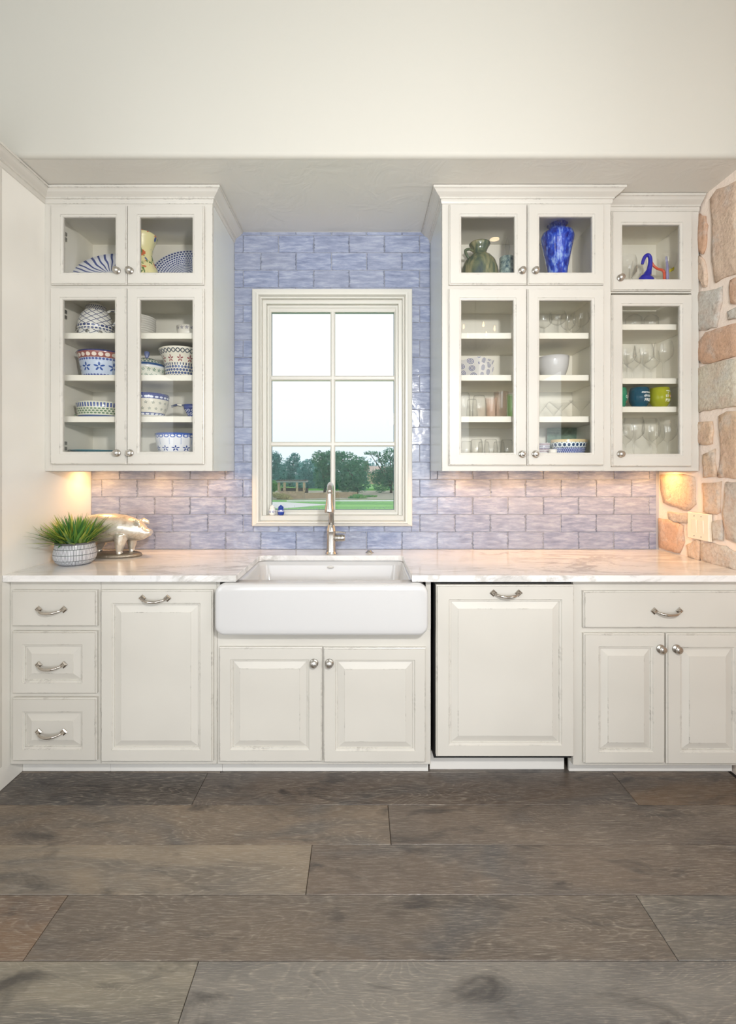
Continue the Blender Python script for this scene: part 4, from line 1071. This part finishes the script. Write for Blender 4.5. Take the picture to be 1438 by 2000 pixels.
OBJ['bb'] = [o for o in bpy.data.objects if o.name.startswith('berry_bowl')][0]; OBJ['bb'].location.z += .012; OBJ['bb'].location.y = 2.385
pottery('server_pattern', (60, 78, 146), [(.0, .05, 'rings', (216, 222, 238), 12, 3, .3)])
sv = empty('sauce_boat', (X(378, d), d, z0), 'blue patterned sauce boat with a long cream handle', 'sauce boat')
MB().lathe(inner([(.050, 0), (.052, .004), (.026, .012), (.030, .02), (.046, .052), (.052, .072)], .004, .016), 30, cap1=False).build('body', M['server_pattern'], sv, recalc=False)
MB().tube([(-.046, -.004, .070), (-.08, -.004, .074), (-.112, -.004, .066)], [.008, .007, .006], 10, flat=1.3).build('handle', M['flared_bowl'], sv)

# -- bottom of the left unit
pottery('teal_plate', (60, 120, 136), [(.0, .04, 'dots', (110, 160, 168), 60, 3, .36)])
vessel('teal_platter', 'wide teal platter lying at the bottom left', 'plate', [(.09, 0), (.10, .035), (.135, .050), (.137, .053), (.10, .042), (.001, .04)], 'teal_plate', 192, 2.40, BT)
z0 = BT; h = Z(848, d) - z0; r = 42 * s_
pottery('daisy_bowl', (236, 238, 244), [(h * .93, h * 1.05, 'solid', (60, 96, 180)), (h * .82, h * .96, 'rings', (60, 96, 180), 22, 1, .36), (h * .30, h * .58, 'flowers', (40, 74, 150), 12, 1, .36), (h * .58, h * .82, 'stripes', (150, 168, 210), 12, 0, .05)])
vessel('daisy_bowl', 'white bowl with small blue flowers and scalloped blue rim', 'bowl', inner(scale([(.60, 0), (.74, .1), (.90, .45), (.98, .85), (1.0, 1.0)], r, h), .005), 'daisy_bowl', 348, 2.38, BT)

# -- wide unit, top
t = simple('green_glaze', (96, 112, 92), .15, coat=.5)
co = t.coord()
setc(t, t.ramp(t.noise(t.mapping(co, (1, 1, .35)), 20, 4, .6, .5), [(.30, lin((44, 62, 78))), (.48, lin((92, 104, 84))), (.62, lin((150, 146, 112))), (.8, lin((196, 190, 158)))]))
z0 = TP; h = Z(481, d) - z0; r = 35 * s_
gp = vessel('glazed_pitcher', 'round green glazed pitcher with a wide pouring lip', 'pitcher', ppx([(20, 585), (32, 567), (35.5, 547), (34.5, 531), (30, 517), (22, 507), (14.5, 503), (13, 498), (16, 490), (20.5, 483), (20, 481), (15, 491), (11, 500)]), 'green_glaze', 937, 2.38, z0)
hz_ = lambda py: Z(py, 2.38) - Z(585, 2.38)
MB().tube([(-.036, -.01, hz_(497)), (-.055, -.02, hz_(495)), (-.080, -.03, hz_(499)), (-.074, -.03, hz_(508)), (-.06, -.03, hz_(516))], [.006, .007, .007, .007, .006], 10, sub=5).build('handle', M['green_glaze'], gp)
h = Z(460, d) - z0
dc = vessel('glass_decanter', 'clear glass bottle with tall stopper beside the green pitcher', 'bottle', [(.036, 0), (.040, .01), (.040, h * .36), (.030, h * .46), (.013, h * .52), (.010, h * .62), (.014, h * .64)], 'clear_glass', 991, 2.40, z0, n=24)
MB().lathe([(.009, h * .60), (.016, h * .66), (.008, h * .74), (.014, h * .84), (.004, h * .96), (.001, h)], 16).build('stopper', M['clear_glass'], dc)
t = simple('blue_glaze_cup', (98, 128, 136), .12); setc(t, t.ramp(t.noise(t.coord(), 55, 4), [(.35, lin((54, 86, 104))), (.65, lin((168, 186, 180)))]))
vessel('speckled_cup', 'speckled blue grey tumbler in front of the clear glass bottle', 'cup', inner([(.034, 0), (.036, .006), (.036, Z(504, 2.33) - z0)], .003), 'blue_glaze_cup', 990, 2.33, z0)
t = simple('cobalt_vase', (28, 60, 190), .06, coat=.6); co = t.coord()
setc(t, t.ramp(t.noise(t.mapping(co, (1, 1, .45)), 46, 5, .65, .3), [(.36, lin((8, 20, 130))), (.52, lin((34, 78, 206))), (.66, lin((150, 180, 236)))]))
h = Z(437, d) - z0; r = 31.5 * s_
vessel('cobalt_vase', 'tall mottled cobalt blue glass vase with flared neck', 'vase', inner(ppx([(14, 585), (15, 577), (19, 531), (24, 504), (29, 480), (31, 470), (29, 462), (17, 456), (15.5, 452), (18, 446), (24, 439), (23.5, 437)]), .004), 'cobalt_vase', 1089, 2.38, z0)

# -- glass kinds
WINE = lambda r, h: [(r * .82, 0), (r * .80, .002), (r * .2, .006), (.0035, .012), (.0032, h * .42), (.006, h * .46), (r * .55, h * .52), (r * .92, h * .62), (r, h * .72), (r * .93, h * .88), (r * .82, h)]
MART = lambda r, h: [(r * .6, 0), (r * .58, .002), (.004, .007), (.0035, h * .40), (.006, h * .44), (r, h)]
TUMB = lambda r, h: [(r * .74, 0), (r * .78, .002), (r * .86, h * .5), (r, h)]
UPSD = lambda r, h: [(r, 0), (r * .93, h * .55), (r * .82, h * .93), (r * .72, h), (.002, h * .995)]
BLNK = lambda r, h: [(r * .62, 0), (r * .66, .003), (r * .95, h * .30), (r, h * .5), (r * .92, h * .85), (r * .84, h)]
ORD = ['nearest the left edge', 'front one beside it', 'third along', 'far right one', 'standing behind', 'at the back right']
WHERE = {}
def row(kind, name, labels, cat, items, key, z0, n=28, group=None):
    for i, it in enumerate(items):
        px, dd, rp, top = it[:4]; r = rp * dd / F; h = Z(top, dd) - z0
        k = it[4] if len(it) > 4 else key
        lab = labels[i] if not isinstance(labels, str) else WHERE[(labels, i)] if (labels, i) in WHERE else labels + ', ' + ORD[i]
        tag(MB().lathe(kind(r, h), n, cap0=True, cap1=False).build(name, M[k], None, (X(px, dd), dd, z0), recalc=False), lab, cat, group)
row(WINE, 'wine_glass', 'wine glass, first shelf of the wide cabinet', 'glass',
    [(1063, 2.39, 15, 612), (1090, 2.31, 16, 610), (1110, 2.46, 14, 613), (1135, 2.38, 15, 608), (1122, 2.50, 13, 618)], 'clear_glass', SF[0], group='wine glasses on the first shelf of the wide cabinet')
row(UPSD, 'tumbler', 'upturned clear tumbler left of the pink ones', 'glass', [(907, 2.34, 12, 768), (936, 2.34, 14, 773), (922, 2.45, 11, 780)], 'clear_glass', SF[2], group='upturned clear tumblers')
row(TUMB, 'tumbler', ['short pink tinted tumbler right of the clear ones', 'tall pale pink tumbler between the pink and green ones', 'slim green tinted tumbler at the right end of its shelf'], 'glass',
    [(960, 2.36, 12, 777, 'pink_glass'), (979, 2.32, 14, 766, 'pink_glass'), (1001, 2.36, 12, 771, 'green_glass')], 'pink_glass', SF[2])
row(UPSD, 'tumbler', 'upturned short glass, bottom of wide cabinet', 'glass', [(911, 2.34, 12, 862), (931, 2.31, 13, 858), (959, 2.31, 14, 858), (990, 2.31, 13, 859), (945, 2.43, 12, 863), (975, 2.43, 12, 863)], 'clear_glass', BT, group='short upturned glasses at the bottom')
row(MART, 'martini_glass', 'martini glass, third shelf of wide cabinet', 'glass', [(1055, 2.39, 16, 787), (1096, 2.33, 22, 784), (1135, 2.37, 22, 781), (1082, 2.48, 16, 792)], 'clear_glass', SF[2], group='martini glasses')
vessel('mixing_bowl', 'plain white bowl on the second shelf of the wide cabinet', 'bowl', inner(scale([(.50, 0), (.72, .12), (.92, .50), (.98, .8), (1.0, 1.0)], 29 * s_, Z(699, d) - SF[1]), .004), 'porcelain', 1081, d, SF[1])
# square dishes with blue spirals
m, t = mat('spiral_dish', (238, 236, 234), .2); M['spiral_dish'] = m
x, y, z = t.sep(t.coord('Object'))
u = t.math('MULTIPLY', t.math('ADD', x, t.math('MULTIPLY', y, .7)), 22.0); v = t.math('MULTIPLY', z, 27.0)
st = t.math('MULTIPLY', t.math('MODULO', t.math('FLOOR', t.math('ADD', u, 20.0)), 2.0), .45)
fu = t.math('SUBTRACT', t.math('FRACT', t.math('ADD', u, 20.0)), .5); fv = t.math('MULTIPLY', t.math('SUBTRACT', t.math('FRACT', t.math('ADD', v, st)), .5), .8)
dd = t.math('POWER', t.math('ADD', t.math('MULTIPLY', fu, fu), t.math('MULTIPLY', fv, fv)), .5)
rg_ = t.math('MULTIPLY', t.math('LESS_THAN', dd, .37), t.math('LESS_THAN', t.math('FRACT', t.math('MULTIPLY', dd, 8.0)), .42))
setc(t, t.mix(rg_, lin((238, 236, 234)), lin((66, 82, 150))))
def sqdish(label, px, dd_, z0, w0, w1, h, rz):
    L = [[(sx * w_, sy * w_, zz) for sx, sy in ((-1, -1), (1, -1), (1, 1), (-1, 1))] for w_, zz in ((w0, 0), (w1, h), (w1 - .004, h), (w0 - .003, .005))]
    o = MB().rings(L).build('square_dish', M['spiral_dish'], None, (X(px, dd_), dd_, z0), (0, 0, rz), recalc=False); return tag(o, label, 'dish')
hs = Z(712, 2.38) - SF[1]
sqdish('white square dish with blue spirals, standing lowest', 932, 2.40, SF[1], .052, .062, hs, R(38))
sqdish('white square dish with blue spirals, nested on top', 930, 2.40, SF[1] + hs * .45, .048, .066, hs * .86, R(42))
# bottom right of the wide unit
z0 = BT; h = Z(859, d) - z0; r = 35 * s_
pottery('wave_bowl', (60, 84, 160), [(0, h * .62, 'dots', (206, 214, 236), 46, 7, .34), (h * .60, h * .86, 'solid', (20, 62, 104)), (h * .62, h * .86, 'rings', (226, 236, 240), 22, 1, .46), (h * .86, h * 1.1, 'solid', (226, 206, 160))])
vessel('oval_bowl', 'wide blue and white bowl with a cream rim at the bottom', 'bowl', inner(scale([(.60, 0), (.72, .12), (.88, .55), (1.0, .96), (.98, 1.0)], r, h), .004), 'wave_bowl', 1112, 2.38, BT, sy=.8)
pottery('red_dot_bowl', (226, 226, 230), [(0.03, .06, 'dots', (120, 70, 100), 36, 3, .36), (0, .03, 'dots', (80, 80, 130), 36, 3, .36)])
for k, lab in enumerate(('small dotted cup, lower of the two beside the wide bowl', 'small dotted cup stacked on top beside the wide bowl')):
    vessel('dotted_cup', lab, 'cup', inner([(.024, 0), (.032, .01), (.036, .048 - .006 * k)], .003), 'red_dot_bowl', 1061, 2.36, BT + (k * .036 + .012), group=None)
vessel('little_cup', 'tiny pale blue cup in front of the wide bowl', 'cup', inner([(.014, 0), (.019, .03), (.020, .055)], .002), 'shaker_white', 1080, 2.29, BT)
t = simple('green_board', (96, 128, 112), .3); setc(t, t.ramp(t.noise(t.coord(), 14, 6, .7, 1), [(.35, lin((70, 104, 90))), (.7, lin((140, 166, 148)))]))
tag(bevel(MB().box(-.17, .115, 0, .008, 0, Z(836, 2.54) - BT).build('serving_board', M['green_board'], None, (X(1128, 2.54), 2.53, BT)), .003), 'mottled green glass board standing against the back of the cabinet', 'board')

# -- narrow unit
SR = [Z(633, 2.32), Z(738.5, 2.32), Z(794, 2.32)]; TR = 2.283
row(lambda r, h: [(r, .0), (r * .98, h * .8), (r * .6, h), (r * .2, h * 1.1)], 'glass_dish', 'low glass dish, narrow cabinet highest shelf', 'dish', [(1238, 2.42, 15, 617), (1272, 2.42, 13, 617)], 'clear_glass', SR[0], group='low glass dishes')
row(WINE, 'wine_glass', 'large wine glass, narrow cabinet middle shelf', 'glass', [(1224, 2.38, 17, 676), (1257, 2.38, 18, 673), (1296, 2.36, 17.5, 668), (1236, 2.50, 15, 684), (1272, 2.50, 15, 686)], 'clear_glass', SR[1], group='large wine glasses, middle shelf of the narrow cabinet')
row(WINE, 'wine_glass', 'wine glass, bottom of the narrow cabinet', 'glass', [(1238, 2.36, 19, 815), (1272, 2.38, 16, 819), (1304, 2.34, 16.5, 820), (1222, 2.50, 14, 828), (1283, 2.50, 14, 830)], 'clear_glass', BT, group='wine glasses, bottom of the narrow cabinet')
def stemless(px, dd_, rp, label, key, lines):
    z0 = SR[2]; r = rp * dd_ / F; h = Z(758, dd_) - z0
    o = empty('stemless_glass', (X(px, dd_), dd_, z0), label, 'glass')
    pr = BLNK(r, h)
    MB().lathe(pr + [(a - .002, b) for a, b in pr[::-1] if b > .003], 36, cap1=False).build('bowl', M[key], o, recalc=False)
    def rad(z):
        for (r0, a), (r1, b) in zip(pr, pr[1:]):
            if a <= z <= b: return r0 + (r1 - r0) * (z - a) / (b - a)
        return r
    for txt, size, x0, zz, mk, sh in lines:
        cu = bpy.data.curves.new('t', 'FONT'); cu.body = txt; cu.size = size; cu.shear = sh; cu.offset = size * .02
        cu.resolution_u = 3; to = bpy.data.objects.new('t', cu); me = bpy.data.meshes.new_from_object(to)
        vs = [tuple(v.co) for v in me.vertices]; fs = [tuple(p.vertices) for p in me.polygons]
        bpy.data.objects.remove(to); mb = MB()
        P2 = []
        for vx, vy, _ in vs:
            z_ = zz + vy; rr = rad(z_) + .0006; a = (x0 + vx) / rr; P2.append((rr * sin(a), -rr * cos(a), z_))
        mb.add(P2, fs); mb.build('print', M[mk], o, recalc=False)
    return o, rad
hh = Z(758, 2.36) - SR[2]
stemless(1212, 2.36, 12, 'mint green stemless glass half hidden by the cabinet frame', 'mint_glass', [('O', .022, .012, hh * .45, 'print_white', 0), ('A', .018, .016, hh * .22, 'print_orange', 0)])
stemless(1249, 2.36, 18.5, 'dark teal stemless glass printed mermaids drink FREE', 'teal_glass', [('mermaids', .0155, -.016, hh * .68, 'print_white', .3), ('drink', .0195, -.006, hh * .49, 'print_white', .3), ('FREE', .0205, -.002, hh * .28, 'print_white', 0)])
_, rad = stemless(1289, 2.36, 18.5, 'lime stemless glass printed STAR FISH', 'lime_glass', [('wish on', .0125, .002, hh * .76, 'print_white', .3), ('a', .0125, .010, hh * .655, 'print_white', .3), ('ST', .0175, -.001, hh * .47, 'print_white', 0), ('R', .0175, .0315, hh * .47, 'print_white', 0), ('FISH', .0185, -.001, hh * .26, 'print_white', 0)])
o = [q for q in bpy.data.objects if q.get('label') == 'lime stemless glass printed STAR FISH'][0]
pts = []
for k in range(10):
    a = pi / 2 + k * pi / 5; q = .0072 if k % 2 == 0 else .0034
    xx, z_ = .0245 + q * cos(a), hh * .53 + q * sin(a); rr = rad(z_) + .001; an = xx / rr; pts.append((rr * sin(an), -rr * cos(an), z_))
MB().add(pts, [tuple(range(10))]).build('star', M['print_orange'], o, recalc=False)
# art glass on top of the narrow unit
d3 = 2.36
ag = empty('glass_swan', (X(1258, d3), d3, TR), 'cobalt blue art glass with a curled neck', 'ornament')
def q3(px, py): return (X(px, d3) - ag.location.x, 0, Z(py, d3) - TR)
MB().tube([q3(1262, 556), q3(1262, 545), q3(1264, 538), q3(1268, 528), q3(1270.5, 514), q3(1270, 503), q3(1266, 498), q3(1260.5, 501), q3(1257, 508), q3(1255, 516)], [.042, .036, .022, .013, .0105, .0095, .009, .009, .0085, .0065], 16, sub=4).build('body', M['cobalt_glass'], ag)
d3 = 2.44
og = empty('art_goblet', (X(1304, d3), d3, TR), 'clear goblet with red, lilac and yellow curling arms', 'ornament')
ax, az = og.location.x, TR
def q4(px, py, y=0): return (X(px, d3) - ax, y, Z(py, d3) - az)
MB().tube([q4(1297, 556), q4(1298, 540), q4(1296, 529), q4(1285, 525), q4(1277, 519), q4(1274, 512)], [.007, .007, .007, .0065, .006, .004], 10, sub=4).build('red_arm', M['red_glass'], og)
MB().tube([q4(1306, 556, .008), q4(1306, 538, .008), q4(1309, 529, .008), q4(1316, 525), q4(1321, 516), q4(1322, 502)], [.007, .007, .007, .0065, .007, .008], 10, sub=4).build('yellow_arm', M['yellow_glass'], og)
MB().tube([q4(1302, 556, -.008), q4(1302, 532, -.008), q4(1301, 518, -.01), q4(1299, 503, -.01)], [.007, .008, .006, .005], 10).build('lilac_arm', M['lilac_glass'], og)
MB().lathe([(.005, Z(527, d3) - az), (.030, Z(524, d3) - az), (.044, Z(515, d3) - az), (.046, Z(500, d3) - az)], 24, cap1=False).build('bowl', M['clear_glass'], og, recalc=False)
row(lambda r, h: [(r * .5, 0), (r * .2, h * .1), (r * .15, h * .4), (r, h * .6), (r * 1.05, h * .85), (r * .9, h)], 'glass_goblet', ['thin clear goblet nearest the knob in the narrow cabinet', 'clear cut glass goblet behind the blue art glass'], 'glass', [(1228, 2.42, 14, 502), (1249, 2.50, 13, 508)], 'clear_glass', TR)

# ---------------------------------------------------------------- lamps of the room that show in the glass
m, t = mat('candle_bulb', (255, 220, 170), .4); M['candle_bulb'] = m
t.b.inputs['Emission Color'].default_value = lin((255, 190, 120)); t.b.inputs['Emission Strength'].default_value = 45
m, t = mat('can_lens', (255, 240, 210), .4); M['can_lens'] = m
t.b.inputs['Emission Color'].default_value = lin((255, 226, 180)); t.b.inputs['Emission Strength'].default_value = 22
simple('iron', (60, 56, 52), .5, metal=.6); simple('candle_sleeve', (236, 228, 214), .5)
ch = empty('chandelier', (1.48, -1.5, 3.0), 'iron chandelier with six candle bulbs behind the camera', 'chandelier')
MB().tube([(0, 0, .6), (0, 0, .05), (0, 0, -.1)], [.008, .012, .02], 10).build('stem', M['iron'], ch)
for k in range(6):
    a = k * pi / 3 + .35; cx, cy_ = .24 * cos(a), .24 * sin(a)
    MB().tube([(0, 0, -.05), (cx * .5, cy_ * .5, -.1), (cx, cy_, 0), (cx, cy_, .03)], .007, 8).build('arm', M['iron'], ch)
    c_ = MB().lathe([(.012, .03), (.012, .14)], 12).build('candle', M['candle_sleeve'], ch, (cx, cy_, 0))
    MB().lathe([(.006, .14), (.013, .16), (.008, .185), (.001, .21)], 12).build('bulb', M['candle_bulb'], c_)
for i, (x, y, lab) in enumerate(((-1.3, .1, 'recessed ceiling light above the drawers'), (0.0, .1, 'recessed ceiling light above the sink'), (1.29, 0.0, 'recessed ceiling light above the right cabinet'))):
    o = empty('recessed_light', (x, y, 3.599), lab, 'lamp')
    MB().lathe([(.085, 0), (.085, -.006), (.07, -.008)], 28).build('rim', M['lamp_rim'], o)
    MB().lathe([(.045, -.0085), (.035, -.010)], 24).build('lens', M['can_lens'], o)
